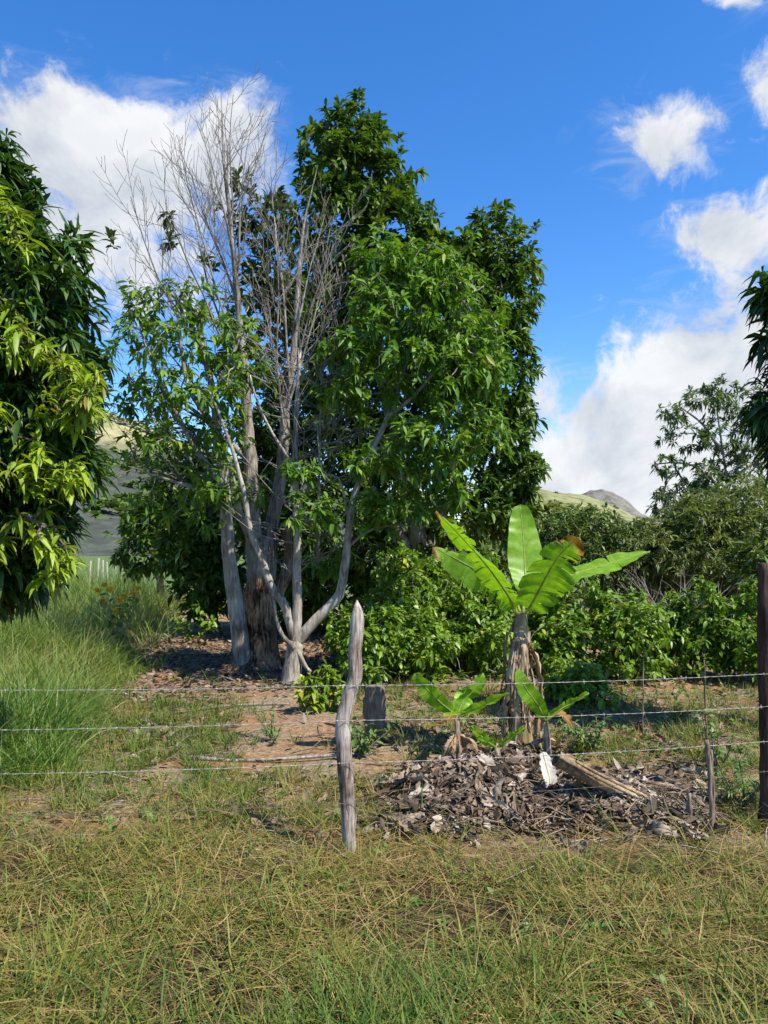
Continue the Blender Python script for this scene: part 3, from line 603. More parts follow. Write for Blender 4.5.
def leaning_tree():
    rng = np.random.default_rng(71); Y = 9.9; base = G(243, Y)
    t = thing('leaning_tree', 'slender grey tree leaning left beside the rotten trunk with bright leaves on low branches', 'tree', base)
    tb = MB()
    lm = [limb(tb, [(244, 668), (239, 630), (234, 590), (230, 550), (227, 510), (224, 480), (220, 450), (214, 400), (205, 350), (196, 310)], Y, .125, .03, 12, ground_=True),
          limb(tb, [(224, 485), (200, 455), (180, 420), (160, 380), (140, 330)], Y - .3, .05, .012, 8), limb(tb, [(222, 460), (215, 400), (235, 350), (250, 320)], Y - .3, .04, .012, 8),
          limb(tb, [(218, 430), (190, 390), (180, 340), (176, 300)], Y - .2, .04, .012, 8), limb(tb, [(226, 500), (200, 490), (170, 480), (140, 470)], Y - .3, .035, .01, 8)]
    lobes = [(148, 302, Y, 36, 26, .5, 32), (195, 300, Y, 36, 28, .5, 30), (140, 338, Y - .2, 30, 28, .5, 26), (190, 345, Y - .3, 46, 30, .6, 46), (238, 328, Y - .3, 28, 22, .4, 22), (246, 365, Y - .5, 34, 26, .4, 28), (160, 385, Y - .3, 40, 30, .5, 34), (210, 392, Y - .6, 44, 26, .5, 34), (180, 432, Y - .3, 56, 26, .6, 34), (228, 428, Y - .7, 30, 26, .4, 16),
             (240, 490, Y - .8, 40, 18, .4, 20), (205, 480, Y - .6, 36, 26, .5, 22), (150, 455, Y, 36, 24, .5, 14), (130, 400, Y + .3, 24, 26, .4, 14), (205, 520, Y - .5, 26, 16, .3, 8), (170, 500, Y - .1, 40, 24, .4, 14)]
    tips, dirs = lobe_tips(lobes, rng, (.5, 1.05), up=.35)
    cb = MB(); rosettes(cb, tips, dirs, (7, 13), (.08, .20), .30, (35, 105), (.15, .6), T_MED, (0, 1), rng, .12)
    grow(tb, lm, tips, .0038, rng=rng)
    tb.build('trunk', M['bark_pale'], t); cb.build('crown', M['avo_left'], t)
leaning_tree()

def simple_tree(name, label, cat, px, Y, trunk, lobes, leafmat, barkmat, seed, k=(6, 10), L=(.14, .22), Wd=.35, up=.4, droop=(.1, .4), T=T_TINY, r0=.12, group=None, spread=(25, 95), shell=(.6, 1.04), every=3, rtip=.006):
    rng = np.random.default_rng(seed); base = G(px, Y); t = thing(name, label, cat, base, group)
    tb = MB(); lm = []
    for i, tr in enumerate(trunk): lm.append(limb(tb, tr, Y, r0 if i == 0 else r0 * .6, r0 * .25, 8, ground_=(i == 0)))
    tips, dirs = lobe_tips(lobes, rng, shell, up); kp = tips[:, 2] > .12; tips = tips[kp]; dirs = dirs[kp]
    cb = MB(); rosettes(cb, tips, dirs, k, L, Wd, spread, droop, T, (0, 1), rng, L[0] * .7)
    grow(tb, lm, tips[::every], rtip, rng=rng)
    tb.build('trunk', M[barkmat], t); cb.build('crown', M[leafmat], t); return t

# trees behind, left of the old trunk
simple_tree('round_tree', 'dark rounded tree far behind the tall grass at the end of the dirt path', 'tree', 160, 19, [[(160, 612), (160, 580), (162, 545), (165, 510)]],
            [(150, 545, 19, 34, 34, 1.0, 170), (165, 518, 19, 42, 34, 1.0, 170), (195, 530, 19, 36, 44, 1.0, 160), (140, 520, 19, 20, 26, .6, 60)], 'dark', 'bark_grey', 81, L=(.2, .32))
simple_tree('shade_tree', 'dark leafy tree in deep shade just behind the leaning trunk', 'tree', 200, 14.5, [[(200, 632), (202, 590), (206, 540), (215, 480)]],
            [(205, 580, 14.5, 34, 40, .8, 170), (190, 545, 14.5, 36, 34, .8, 150), (230, 560, 15, 34, 60, .8, 170), (225, 500, 14.5, 50, 44, .9, 170), (180, 490, 14.5, 40, 34, .8, 120), (175, 450, 14.5, 40, 34, .8, 90)], 'dark', 'bark_grey', 82, L=(.18, .28))
simple_tree('understory_tree', 'dark low tree between the forked trunk and the tall dense crown', 'tree', 330, 13.8, [[(330, 640), (332, 600), (340, 550)]],
            [(330, 590, 13.8, 50, 44, .8, 200), (290, 600, 14.2, 40, 50, .7, 160), (380, 560, 14, 50, 36, .8, 150), (450, 555, 14.4, 60, 40, .9, 150)], 'dark', 'bark_dark', 83, L=(.18, .28))

# tall bushes and trees behind on the right
BG = 'wild bushes behind the coffee rows'
simple_tree('wild_bush', 'broad mid green wild bush right behind the banana leaves, its top under the far hill', 'bush', 600, 17, [[(600, 618), (602, 580), (604, 540)], [(600, 600), (570, 560), (550, 530)], [(600, 600), (630, 560), (655, 540)]],
            [(588, 538, 17, 46, 30, 1.2, 400), (556, 545, 17, 34, 34, 1.0, 220), (630, 545, 17, 40, 28, 1.1, 300), (662, 556, 17, 34, 26, 1.1, 200), (596, 518, 17, 20, 12, .6, 70), (566, 522, 17, 16, 12, .6, 50), (632, 528, 17, 14, 10, .6, 40), (600, 575, 16.6, 84, 38, 1.3, 420), (555, 585, 16.6, 38, 38, .9, 180), (650, 580, 16.6, 50, 40, 1, 240)], 'back', 'bark_dark', 84, L=(.09, .18), r0=.07, group=BG)
simple_tree('wild_bush', 'feathery olive green bush below the sparse pale tree at the right', 'bush', 715, 15.5, [[(715, 625), (712, 590), (705, 540)], [(715, 610), (740, 570), (755, 530)], [(715, 610), (680, 580), (665, 545)]],
            [(706, 522, 15.5, 34, 30, 1.1, 320), (676, 528, 15.5, 16, 14, .6, 60), (690, 505, 15.5, 12, 12, .5, 40), (745, 518, 15.5, 50, 38, 1.2, 360), (672, 548, 15.5, 44, 36, 1.0, 280), (720, 562, 15, 66, 34, 1.2, 420), (772, 540, 15.5, 46, 50, 1.2, 260), (690, 585, 15.3, 46, 26, .9, 160), (745, 590, 15.3, 46, 26, .9, 160)], 'feather', 'bark_grey', 85, k=(12, 18), L=(.10, .20), Wd=.2, r0=.05, group=BG, droop=(.05, .35))
simple_tree('wild_bush', 'dark low wild bush rounding down to the coffee row at far right', 'bush', 800, 13.5, [[(800, 635), (798, 600), (790, 560)]],
            [(785, 575, 13.5, 50, 42, 1.0, 230), (830, 545, 13.5, 60, 70, 1.2, 200)], 'back', 'bark_dark', 86, L=(.15, .25), r0=.06, group=BG)
simple_tree('wild_bush', 'yellowish wild bush behind the dense crown edge, left of the broad one', 'bush', 520, 19, [[(520, 612), (522, 580), (530, 545)]],
            [(540, 520, 19, 40, 20, 1.0, 200), (515, 550, 19, 50, 40, 1.2, 240), (585, 524, 20, 50, 12, 1.2, 150)], 'feather', 'bark_dark', 87, L=(.16, .26), r0=.07, group=BG, Wd=.4)
simple_tree('wild_bush', 'low grey green wild bush in the gap behind the leafless brush', 'bush', 690, 18.5, [[(690, 612), (690, 590), (690, 570)]],
            [(660, 588, 18.5, 60, 26, 1.2, 260), (730, 585, 18.5, 70, 34, 1.2, 300), (790, 590, 18.5, 50, 40, 1.2, 180)], 'back', 'bark_dark', 89, L=(.16, .26), r0=.04, group=BG)
simple_tree('pale_tree', 'tall sparse pale tree with open feathery sprays against the right cloud', 'tree', 735, 20, [[(735, 608), (732, 560), (730, 510), (724, 460), (716, 400)], [(730, 505), (705, 472), (680, 463), (657, 464)], [(728, 490), (748, 440), (757, 400)], [(724, 455), (703, 425), (682, 408)], [(730, 480), (764, 455), (782, 440)]],
            [(700, 398, 20, 22, 12, .6, 26), (673, 414, 20, 16, 14, .5, 20), (720, 392, 20, 20, 14, .6, 26), (744, 402, 20, 22, 18, .6, 30), (664, 464, 20, 14, 12, .4, 15), (688, 438, 20, 26, 14, .6, 22), (725, 436, 20, 32, 22, .7, 44), (752, 436, 20, 28, 34, .7, 52), (698, 474, 20, 36, 14, .6, 34), (735, 480, 20, 44, 24, .8, 110), (690, 502, 20, 40, 20, .8, 90), (735, 508, 20, 54, 24, .9, 140), (670, 505, 20, 26, 16, .5, 36)],
            'sparse', 'bark_grey', 88, k=(12, 19), L=(.14, .26), Wd=.26, r0=.07, every=1, droop=(.1, .5), T=T_TINY, rtip=.007)
# bare grey brush under the feathery bush
def brush(name, label, px, Y, n, L, seed, spreadx):
    rng = np.random.default_rng(seed); t = thing(name, label, 'brush', G(px, Y)); mb = MB(); ends = []
    for i in range(n):
        b = G(px, Y) + np.array([rng.normal(0, .03), rng.normal(0, .03), -.03]); d = np.array([rng.normal(0, 1.0), rng.normal(0, .5), .55])
        dead_growth(mb, b, d, L * rng.uniform(.5, 1.1), .018, rng, 1, ends, .0)
    mb.build('branches', M['dead_twig'], t)
brush('dead_brush', 'grey leafless brush under the feathery bush at the right', 684, 12.4, 44, 1.45, 91, 45)

# ------------------------------------------------------------------ coffee bushes (bright row) and sapling
CG = 'glossy green bushes in the row behind the fence'
def coffee(px, Y, lobes, label, seed, mat='coffee'):
    rng = np.random.default_rng(seed); base = G(px, Y); t = thing('coffee_bush', label, 'bush', base, CG); sb = MB(); lm = []
    for i in range(5):
        x2 = px + rng.uniform(-18, 18); g0 = HY + H / Y * F; tp = lobes[0][1]; lm.append(limb(sb, [(px + rng.uniform(-4, 4), g0), ((px + x2) / 2, g0 * .55 + tp * .45), (x2, tp + 4)], Y, .013, .005, 6, ground_=True))
    k_ = rng.uniform(-9, 7); lobes = [(l[0] + rng.uniform(-6, 6), l[1] + k_ * (i == 0) + rng.uniform(-4, 4), l[2], l[3] * rng.uniform(.75, 1.05), l[4] * rng.uniform(.75, 1.1), l[5], int(l[6] * 1.4)) for i, l in enumerate(lobes)] + [(lobes[0][0] + rng.uniform(-34, 34), lobes[0][1] - lobes[0][4] * rng.uniform(.5, 1.25), lobes[0][2], rng.uniform(6, 15), rng.uniform(8, 18), .3, 16) for _ in range(6)]
    tips, dirs = lobe_tips(lobes, rng, (.5, 1.12), up=.5); kp = tips[:, 2] > .15; tips = tips[kp]; dirs = dirs[kp]
    cb = MB(); rosettes(cb, tips, dirs, (6, 11), (.065, .125), .40, (35, 100), (.15, .5), T_MED, (0, .86), rng, .1)
    y = rng.integers(0, len(tips), max(2, len(tips) // 22)); rosettes(cb, tips[y], dirs[y], (2, 4), (.09, .15), .4, (35, 100), (.2, .5), T_MED, (.95, 1), rng, .1)
    grow(sb, lm, tips[::3], .003, rng=rng); sb.build('stem', M['bark_grey'], t); cb.build('foliage', M[mat], t)
coffee(400, 10.5, [(405, 590, 10.5, 52, 28, .9, 260), (395, 622, 10.3, 56, 32, .9, 240), (400, 655, 10.2, 46, 22, .7, 100)], 'rounded bright bush highest behind the pointed fence post', 101)
coffee(456, 10.8, [(458, 596, 10.8, 44, 30, .9, 220), (460, 628, 10.6, 46, 32, .9, 220), (458, 656, 10.4, 38, 20, .7, 90)], 'leafy green bush between the pointed fence post and the banana plant, back row', 102)
coffee(362, 9.0, [(360, 640, 9.0, 38, 30, .6, 190), (372, 668, 8.8, 34, 22, .5, 120)], 'low bright bush directly right of the forked trunk', 103)
coffee(425, 9.2, [(425, 646, 9.2, 48, 30, .7, 230), (430, 674, 9.0, 38, 18, .6, 110)], 'low yellow flecked bush above the left banana sucker', 104)
coffee(484, 9.4, [(485, 642, 9.4, 44, 36, .7, 240), (486, 672, 9.2, 34, 16, .5, 80)], 'green bush half hidden behind the dry banana stem', 105)
coffee(566, 9.6, [(566, 624, 9.6, 44, 32, .7, 240), (560, 656, 9.4, 44, 28, .7, 190)], 'glossy green bush just right of the banana crown', 106)
coffee(628, 9.4, [(628, 634, 9.4, 44, 30, .7, 240), (622, 664, 9.2, 44, 24, .6, 150)], 'glossy green bush in the middle of the right row', 107)
coffee(690, 9.6, [(690, 632, 9.6, 44, 28, .7, 240), (686, 662, 9.4, 42, 22, .6, 130)], 'bright green bush in front of the leafless brush', 108)
coffee(742, 9.2, [(738, 626, 9.2, 38, 34, .7, 240), (745, 660, 9.0, 38, 26, .6, 150)], 'bright green bush beside the dark right post', 109)
coffee(805, 9.2, [(808, 640, 9.2, 40, 40, .7, 170)], 'green bush cut by the right edge beyond the dark post', 110)
coffee(520, 10.2, [(522, 624, 10.2, 40, 36, .7, 200), (525, 655, 10, 36, 22, .6, 100)], 'dark green bush right behind the banana crown', 111)
coffee(585, 7.6, [(572, 692, 7.6, 28, 20, .4, 70), (595, 705, 7.4, 30, 20, .4, 60)], 'small low bush in shade right of the dry banana stem', 112)

def sapling():
    rng = np.random.default_rng(120); Y = 7.2; t = thing('sapling', 'small yellow green sapling on bare dirt left of the pointed post', 'sapling', G(325, Y)); sb = MB(); lm = []
    for x2 in (312, 322, 330, 340):
        lm.append(limb(sb, [(325 + (x2 - 325) * .3, 715), (x2, 700), (x2, 680)], Y, .008, .004, 5, ground_=True))
    tips, dirs = lobe_tips([(310, 684, Y, 16, 18, .2, 20), (330, 676, Y, 18, 18, .2, 24), (322, 702, Y, 22, 18, .2, 18), (340, 692, Y, 12, 14, .2, 10)], rng, (.3, 1), .5)
    cb = MB(); rosettes(cb, tips, dirs, (5, 8), (.09, .14), .38, (35, 100), (.2, .5), T_MED, (0, 1), rng, .08)
    grow(sb, lm, tips, .003, rng=rng); sb.build('stem', M['stake'], t); cb.build('foliage', M['sapling'], t)
sapling()

# ------------------------------------------------------------------ banana plants
def banana_leaf(mb, mid, width, n=44, tears=7, fold=.35, side=None, dead_tip=0.0, rng=R, sagedge=.25, mat_shift=0.0, shape=None, dead=None, crumple=0.0, wavy=0.0):
    ph0 = rng.uniform(0, 6.28)
    """mid: control points of the midrib. Blade halves are strips between tears; side: direction across the leaf."""
    q = smooth_path(mid, n); tg = unit(np.gradient(q, axis=0)); s_ = np.linspace(0, 1, n)
    wv = shape(s_) if shape else np.clip(np.sin(np.pi * np.clip(s_ * .93 + .05, 0, 1)) ** .55, 0, 1) * (1 - .25 * s_)
    wv = wv * width * .5; wv[-1] *= .2
    sd = np.array(side if side is not None else (1, 0, 0), float)
    for sg in (-1, 1):
        cuts = sorted(rng.choice(np.arange(4, n - 3), size=min(tears, n - 8), replace=False).tolist()) if tears else []
        bounds = [0] + cuts + [n - 1]
        for a, b in zip(bounds[:-1], bounds[1:]):
            if b <= a: continue
            sag = sagedge * rng.uniform(.3, 1.6) if tears else sagedge; sl = rng.normal(0, .10) if tears else 0
            idx = np.arange(a, b + 1); m_ = len(idx); rows = []; tt = []
            g = np.ones(m_) * (rng.uniform(.86, 1.04) if tears > 3 else 1)
            if tears and m_ > 2: g[0] *= .88; g[-1] *= .86
            for k, c in enumerate((0, .06, .35, .7, 1.0)):
                across = unit(sd[None] - (sd[None] * tg[idx]).sum(1, keepdims=True) * tg[idx]) * sg
                nor = unit(np.cross(tg[idx], across)) * sg
                nor = nor * np.sign((nor @ np.array([0, -.35, 1.0])))[:, None]
                w = wv[idx] * c * (g if c > .5 else 1)
                p = q[idx] + across * w[:, None] * math.cos(fold) + nor * (w * math.sin(fold))[:, None] + tg[idx] * (w * (.16 + sl))[:, None]
                p = p - np.array([0, 0, 1.0]) * (sag * w * c)[:, None] + nor * (wavy * c * np.sin(s_[idx] * 17 + sg * 1.3 + ph0) + .35 * wavy * c * np.sin(s_[idx] * 61))[:, None]
                if crumple: p = p + rng.normal(0, crumple, p.shape) * c
                rows.append(p)
                if dead is None:
                    t_ = np.full(m_, .52 if c < .05 else rng.uniform(.05, .33)) + (rng.normal(0, .05, m_) if c >= .05 else 0)
                    dt = np.clip((s_[idx] - (1 - dead_tip) + .10 * (c - .4)) / max(dead_tip, 1e-3), 0, 1) if dead_tip else 0
                    t_ = np.maximum(t_, np.where(np.asarray(dt) > .05, .55 + .4 * np.asarray(dt), 0)) if dead_tip else t_
                else: t_ = np.clip(np.full(m_, rng.uniform(*dead)) + rng.normal(0, .07, m_), 0, 1)
                tt.append(t_)
            V = np.stack(rows, 1); T = np.stack(tt, 1); K = 5
            i = np.arange(m_ - 1)[:, None] * K; j = np.arange(K - 1)[None]
            f = np.stack([i + j, i + j + 1, i + K + j + 1, i + K + j], -1).reshape(-1)
            mb.add(V.reshape(-1, 3), f, [4] * ((m_ - 1) * (K - 1)), T.reshape(-1))
def rib(mb, mid, r0, r1, n=16, sides=6): tube(mb, smooth_path(mid, n), np.linspace(r0, r1, n), sides, .54)

def banana_plant():
    rng = np.random.default_rng(130); Y = 5.55; base = G(522, Y)
    t = thing('banana_plant', 'young banana plant with bright torn leaves above a skirt of dry brown sheaths', 'banana plant', base)
    pb = MB()
    st = px_path([(522, 762), (521, 720), (520, 680), (520, 650), (521, 625), (522, 612)], Y, 20); st[0, 2] = base[2] - .05
    tube(pb, st, np.interp(np.linspace(0, 1, 20), [0, .4, .75, .9, 1], [.09, .07, .052, .040, .034]), 14, .5, .04)
    pb.build('stem', M['banana_stem'], t)
    # leaves: midrib pixel path with depth offsets, blade width (m), direction across
    # upright leaf facing us
    LV = [([(523, 612, 0), (525, 595, .1), (525, 570, .22), (523, 535, .32), (520, 505, .36)], .30, 0, .12, (1, .1, 0), 0, .04, .28),
          ([(518, 615, 0), (507, 594, -.02), (487, 566, -.08), (464, 540, -.15), (436, 511, -.22)], .34, 15, .05, (.74, -.35, -.5), .05, .30, .10),
          ([(517, 615, 0), (503, 592, .15), (482, 574, .3), (460, 561, .4), (433, 547, .5)], .27, 18, .05, (.5, -.4, -.75), .06, .45, .12),
          ([(525, 615, 0), (535, 598, -.12), (546, 577, -.25), (558, 557, -.36), (578, 537, -.46)], .40, 13, .02, (.80, .25, -.45), .13, .30, .10),
          ([(526, 614, 0), (540, 594, .05), (566, 577, .1), (605, 565, .16), (650, 551, .2)], .27, 5, .15, (.05, .85, .5), 0, .10, .12),
          ([(520, 612, 0), (514, 596, .25), (506, 590, .4), (499, 600, .5)], .18, 5, .2, (.6, .4, .4), .95, .5, .05)]
    for k, (mid, w, te, fo, sd, dt, sag, pet) in enumerate(LV):
        pts = [P(a, b, Y + c) for a, b, c in mid]; lb = MB()
        def shp(s, pet=pet): return np.clip(np.sin(np.pi * np.clip((s - pet) / (1 - pet) * .9 + .08, 0, 1)), 0, 1) ** .5 * (s > pet) * (1 - .15 * s)
        banana_leaf(lb, pts, w, 60, te, fo, sd, dt, rng, sag, shape=shp, wavy=.014)
        rib(lb, pts, .011, .0025, 20)
        lb.build('leaf', M['banana'], t)
    # dry leaves hanging from the neck
    for i in range(40):
        a = rng.uniform(0, 2 * np.pi); r1 = rng.uniform(.03, .115); top = P(521, rng.uniform(616, 690), Y) ; zb = rng.uniform(.05, .5)
        rr = .042 if top[2] > .95 else .06
        p0 = top + np.array([math.cos(a) * rr, math.sin(a) * rr, 0]); p1 = top + np.array([math.cos(a) * (r1 * .8 + .03), math.sin(a) * (r1 * .8 + .03), -.05 - .12 * (top[2] - zb)])
        p3 = np.array([top[0] + math.cos(a) * r1 * 1.35 + rng.normal(0, .03), top[1] + math.sin(a) * r1, zb]); p2 = (p1 + p3) / 2 + np.array([math.cos(a) * .02, math.sin(a) * .02, 0])
        db = MB(); banana_leaf(db, [p0, p1, p2, p3], rng.uniform(.04, .10), 18, 3, rng.uniform(-1.1, 1.1), (-math.sin(a), math.cos(a), 0), 0, rng, .1, dead=(.25, .95), crumple=.008)
        db.build('dry_leaf', M['skirt'], t)
    return t
banana_plant()
def sucker(label, px, py, Y, lv, stem_h, seed, dry=True):
    rng = np.random.default_rng(seed); base = G(px, Y); t = thing('banana_sucker', label, 'banana shoot', base, 'banana shoots around the mother plant'); sb = MB()
    top = P(px, py, Y); tube(sb, smooth_path([base - [0, 0, .04], (base + top) / 2 + [.01, 0, 0], top], 8), np.linspace(.04, .018, 8), 10, .5, .05); sb.build('stem', M['sheath'], t)
    for mid, w, fo, sd, dt in lv:
        pts = [top] + [P(a, b, Y + c) for a, b, c in mid]; lb = MB()
        def shp(s): return np.clip(np.sin(np.pi * np.clip((s - .08) / .92 * .9 + .08, 0, 1)), 0, 1) ** .5 * (s > .08)
        banana_leaf(lb, pts, w, 30, 3, fo, sd, dt, rng, .1, shape=shp, wavy=.008); rib(lb, pts, .0055, .002, 12); lb.build('leaf', M['banana'], t)
    if dry:
        for i in range(5):
            a = rng.uniform(0, 6.28); p0 = base * .3 + top * .7; db = MB(); e = base + np.array([math.cos(a) * .12, math.sin(a) * .1, .02])
            banana_leaf(db, [p0, (p0 + e) / 2 + np.array([math.cos(a) * .07, math.sin(a) * .07, .05]), e], .07, 12, 2, .5, (-math.sin(a), math.cos(a), 0), 0, rng, .1, dead=(.1, .8), crumple=.006); db.build('dry_leaf', M['skirt'], t)
sucker('leftmost banana shoot with four fresh leaves on a brown stem', 457, 716, 5.3, [([(440, 702, -.05), (428, 690, -.08), (414, 674, -.1)], .13, .15, (.7, -.2, .6), 0), ([(463, 702, .05), (474, 690, .05), (483, 673, .05)], .12, .2, (.8, .1, .4), 0), ([(458, 708, .15), (462, 695, .25), (470, 688, .3)], .10, .2, (1, 0, 0), 0), ([(474, 710, -.05), (490, 702, -.1), (509, 693, -.15)], .11, .3, (.2, -.6, .6), 0), ([(452, 712, -.15), (450, 716, -.25), (447, 722, -.3)], .10, .1, (1, 0, .2), .5)], .3, 141)
sucker('banana shoot on the right of the dry stem with a browning curled leaf', 546, 722, 5.3, [([(538, 705, -.08), (527, 690, -.1), (517, 670, -.1)], .13, .1, (.8, 0, .3), 0), ([(556, 712, 0), (572, 703, .02), (589, 693, .02)], .11, .3, (.1, -.6, .7), 0), ([(556, 715, -.1), (566, 718, -.15), (574, 730, -.15)], .14, .2, (.3, .5, 0), .85)], .2, 142)
sucker('smallest banana shoot low between the two larger ones', 497, 748, 5.0, [([(488, 742, -.05), (480, 735, -.05), (471, 726, -.05)], .09, .2, (.2, -.5, .7), 0), ([(506, 742, 0), (515, 735, 0), (526, 727, 0)], .10, .25, (.2, -.5, .7), 0)], .1, 143, False)

# heap of dry banana leaves on the ground
def heap():
    rng = np.random.default_rng(150); mb = MB()
    def hz(x, y):
        a = .20 * np.exp(-(((x - P(470, 0, 4.8)[0]) / .48) ** 2 + ((y - 4.75) / .40) ** 2)); b = .15 * np.exp(-(((x - P(600, 0, 4.7)[0]) / .60) ** 2 + ((y - 4.65) / .38) ** 2)); c = .17 * np.exp(-(((x - P(518, 0, 5.2)[0]) / .30) ** 2 + ((y - 5.2) / .32) ** 2)); return gz(x, y) + np.maximum(np.maximum(a, b), c)
    for i in range(1000):
        left = rng.uniform() < .48; px = rng.normal(474, 34) if left else (rng.normal(575, 55) if rng.uniform() < .55 else rng.uniform(505, 705)); Y = float(np.clip(rng.normal(4.85, .33), 4.2, 5.6)) - (.12 if px > 560 else 0); x = (px - CX) / F * Y
        L = rng.uniform(.10, .34) * (1 if rng.uniform() < .7 else 1.8); a = rng.uniform(0, 6.28)
        if px > 540 and rng.uniform() < .65: a = -.55 + rng.normal(0, .35)
        if px < 520 and rng.uniform() < .55: a = -1.6 + rng.normal(0, .5)
        lift = rng.uniform(0, .05); pts = []; c = np.array([x - math.cos(a) * L / 2, Y - math.sin(a) * L / 2]); m_ = 5
        for k in range(m_):
            pts.append([c[0], c[1], float(hz(c[0], c[1])) + lift + rng.uniform(-.012, .03)]); a += rng.normal(0, .38); c = c + L / (m_ - 1) * np.array([math.cos(a), math.sin(a)])
        c0 = rng.beta(1.3, 1.9); w_ = rng.uniform(.012, .045) if rng.uniform() < .60 else rng.uniform(.05, .13)
        banana_leaf(mb, pts, w_, 13, 2, rng.uniform(-1.2, 1.2), (-math.sin(a), math.cos(a), rng.normal(0, .6)), 0, rng, .25, dead=(max(0, c0 - .15), min(1, c0 + .15)), crumple=.007 + w_ * .06)
    for i in range(700):
        px = rng.uniform(400, 705); Y = rng.uniform(4.2, 5.2); x = (px - CX) / F * Y; a = rng.uniform(0, 6.28); L = rng.uniform(.1, .45); d = np.array([math.cos(a), math.sin(a) * .5, 0]); p0 = np.array([x, Y, 0]); p1 = p0 + d * L
        p0[2] = float(hz(p0[0], p0[1])) + .03; p1[2] = float(hz(p1[0], p1[1])) + .03
        tube(mb, [p0, (p0 + p1) / 2 + [0, 0, rng.uniform(0, .06)], p1], [.004, .003, .0015], 4, rng.uniform(0, .62))
    n = 700; px = np.where(rng.uniform(0, 1, n) < .45, rng.normal(470, 40, n), rng.uniform(500, 715, n)); Y = rng.uniform(4.15, 5.5, n); x = (px - CX) / F * Y
    p = np.stack([x, Y, hz(x, Y) + rng.uniform(0, .06, n)], 1); L = rng.uniform(.03, .11, n); leaves(mb, p, unit(rng.normal(0, 1, (n, 3)) * [1, 1, .4]), L, L * rng.uniform(.25, .6, n), T_MED, rng.uniform(-.3, .5, n), np.clip(rng.beta(1.4, 2, n), 0, 1), .7, rng)
    o = kind(mb.build('leaf_litter_heap', M['bananadead']), 'stuff'); o['label'] = 'heap of dry grey brown banana leaves below the banana plant'; return hz
HZ = heap()
def loose_leaf(name, label, mid, Y, w, mat, seed, side, tears=1, fold=.4, dead=(.4, .8), rr=None, cat='dead leaf'):
    rng = np.random.default_rng(seed); pts = [P(a, b, Y + c) for a, b, c in mid]; mb = MB()
    banana_leaf(mb, pts, w, 24, tears, fold, side, 0, rng, .1, dead=dead, crumple=.004); rib(mb, pts, .008, .003, 12)
    return tag(mb.build(name, M[mat]), label, cat)
loose_leaf('dry_leaf', 'bleached white dry leaf hanging upright in the middle of the heap', [(543, 752, 0), (547, 768, -.02), (550, 782, -.03), (546, 800, -.03)], 4.62, .11, 'white_dead', 161, (1, .25, 0), 0, .25)
loose_leaf('dry_leaf', 'broad pale grey dry leaf lying at the left end of the heap', [(462, 772, 0), (445, 786, -.15), (425, 800, -.2), (402, 806, -.2)], 4.7, .13, 'bananadead', 162, (.3, -.5, .8), 1, .4, (.6, .85))
loose_leaf('dry_leaf', 'long grey dry leaf low on the right slope of the heap', [(628, 806, 0), (650, 822, -.1), (672, 830, -.15), (695, 838, -.15)], 4.5, .11, 'bananadead', 163, (.2, -.5, .8), 1, .4, (.6, .9))
loose_leaf('dry_leaf', 'cream dry leaf folded over the fallen banana stem', [(570, 770, -.08), (585, 776, -.12), (598, 784, -.12), (605, 796, -.12)], 4.6, .09, 'white_dead', 164, (.3, -.6, .5), 0, .3)
loose_leaf('dry_leaf', 'tan dry leaf drooping below the fallen stem towards the grass', [(598, 800, -.1), (604, 815, -.2), (612, 832, -.25)], 4.6, .10, 'bananadead', 165, (1, .2, 0), 0, .4, (.7, .95))
loose_leaf('dry_leaf', 'small pale folded dry leaf left of the white one', [(478, 755, 0), (488, 764, -.05), (494, 778, -.05)], 4.75, .10, 'bananadead', 166, (1, .2, 0), 0, .5, (.8, 1.0))
def fallen_stem():
    rng = np.random.default_rng(170); mb = MB(); q = px_path([(556, 758), (590, 777), (625, 794), (662, 811)], 4.45, 16); tube(mb, q, np.linspace(.055, .035, 16), 12, .5, .10, seed=4)
    for k in range(5): qq = q + np.array([rng.normal(0, .02), rng.normal(-.03, .02), rng.normal(.015, .02)]); tube(mb, qq[int(rng.uniform(0, 4)):], .012, 6, .5, .1, seed=k)
    tag(mb.build('fallen_banana_stem', M['stem_dead']), 'fallen tan banana stem slanting down to the right across the heap', 'dead stem')
fallen_stem()

# ------------------------------------------------------------------ fence
def wobble_post(name, label, pts, Y, radii, mat, tip=False, sides=16, rough=.05, seed=0, group=None, cat='post'):
    q = px_path(pts, Y, 34); r = np.interp(np.linspace(0, 1, 34), np.linspace(0, 1, len(radii)), radii)
    q[0, 2] = float(gz(q[0, 0], q[0, 1])) - .12
    if tip: r[-1] = .002; r[-2] *= .55; r[-3] *= .85
    mb = MB(); tube(mb, q, r, sides, .5, rough, seed=seed); return tag(mb.build(name, M[mat]), label, cat, group)
FG = 'posts holding the barbed wire'
YP = 3.95
pst = wobble_post('fence_post', 'crooked weathered grey fence post with a pointed top in the middle of the fence', [(350, 862), (349, 835), (348, 810), (345.5, 775), (343.5, 742), (343, 720), (349, 696), (355, 675), (354.5, 652), (357.5, 622), (357, 600)], YP, [.032, .034, .035, .036, .037, .036, .034, .035, .034, .032, .028], 'post', True, 22, .085, 3, FG)
wobble_post('fence_post', 'dark brown fence post standing at the right edge', [(767, 835), (767, 780), (766, 700), (765, 630), (764, 563)], 4.4, [.054, .047, .05, .044, .042], 'post_dark', False, 18, .10, 5, FG)
def X(px, Y): return (px - CX) / F * Y
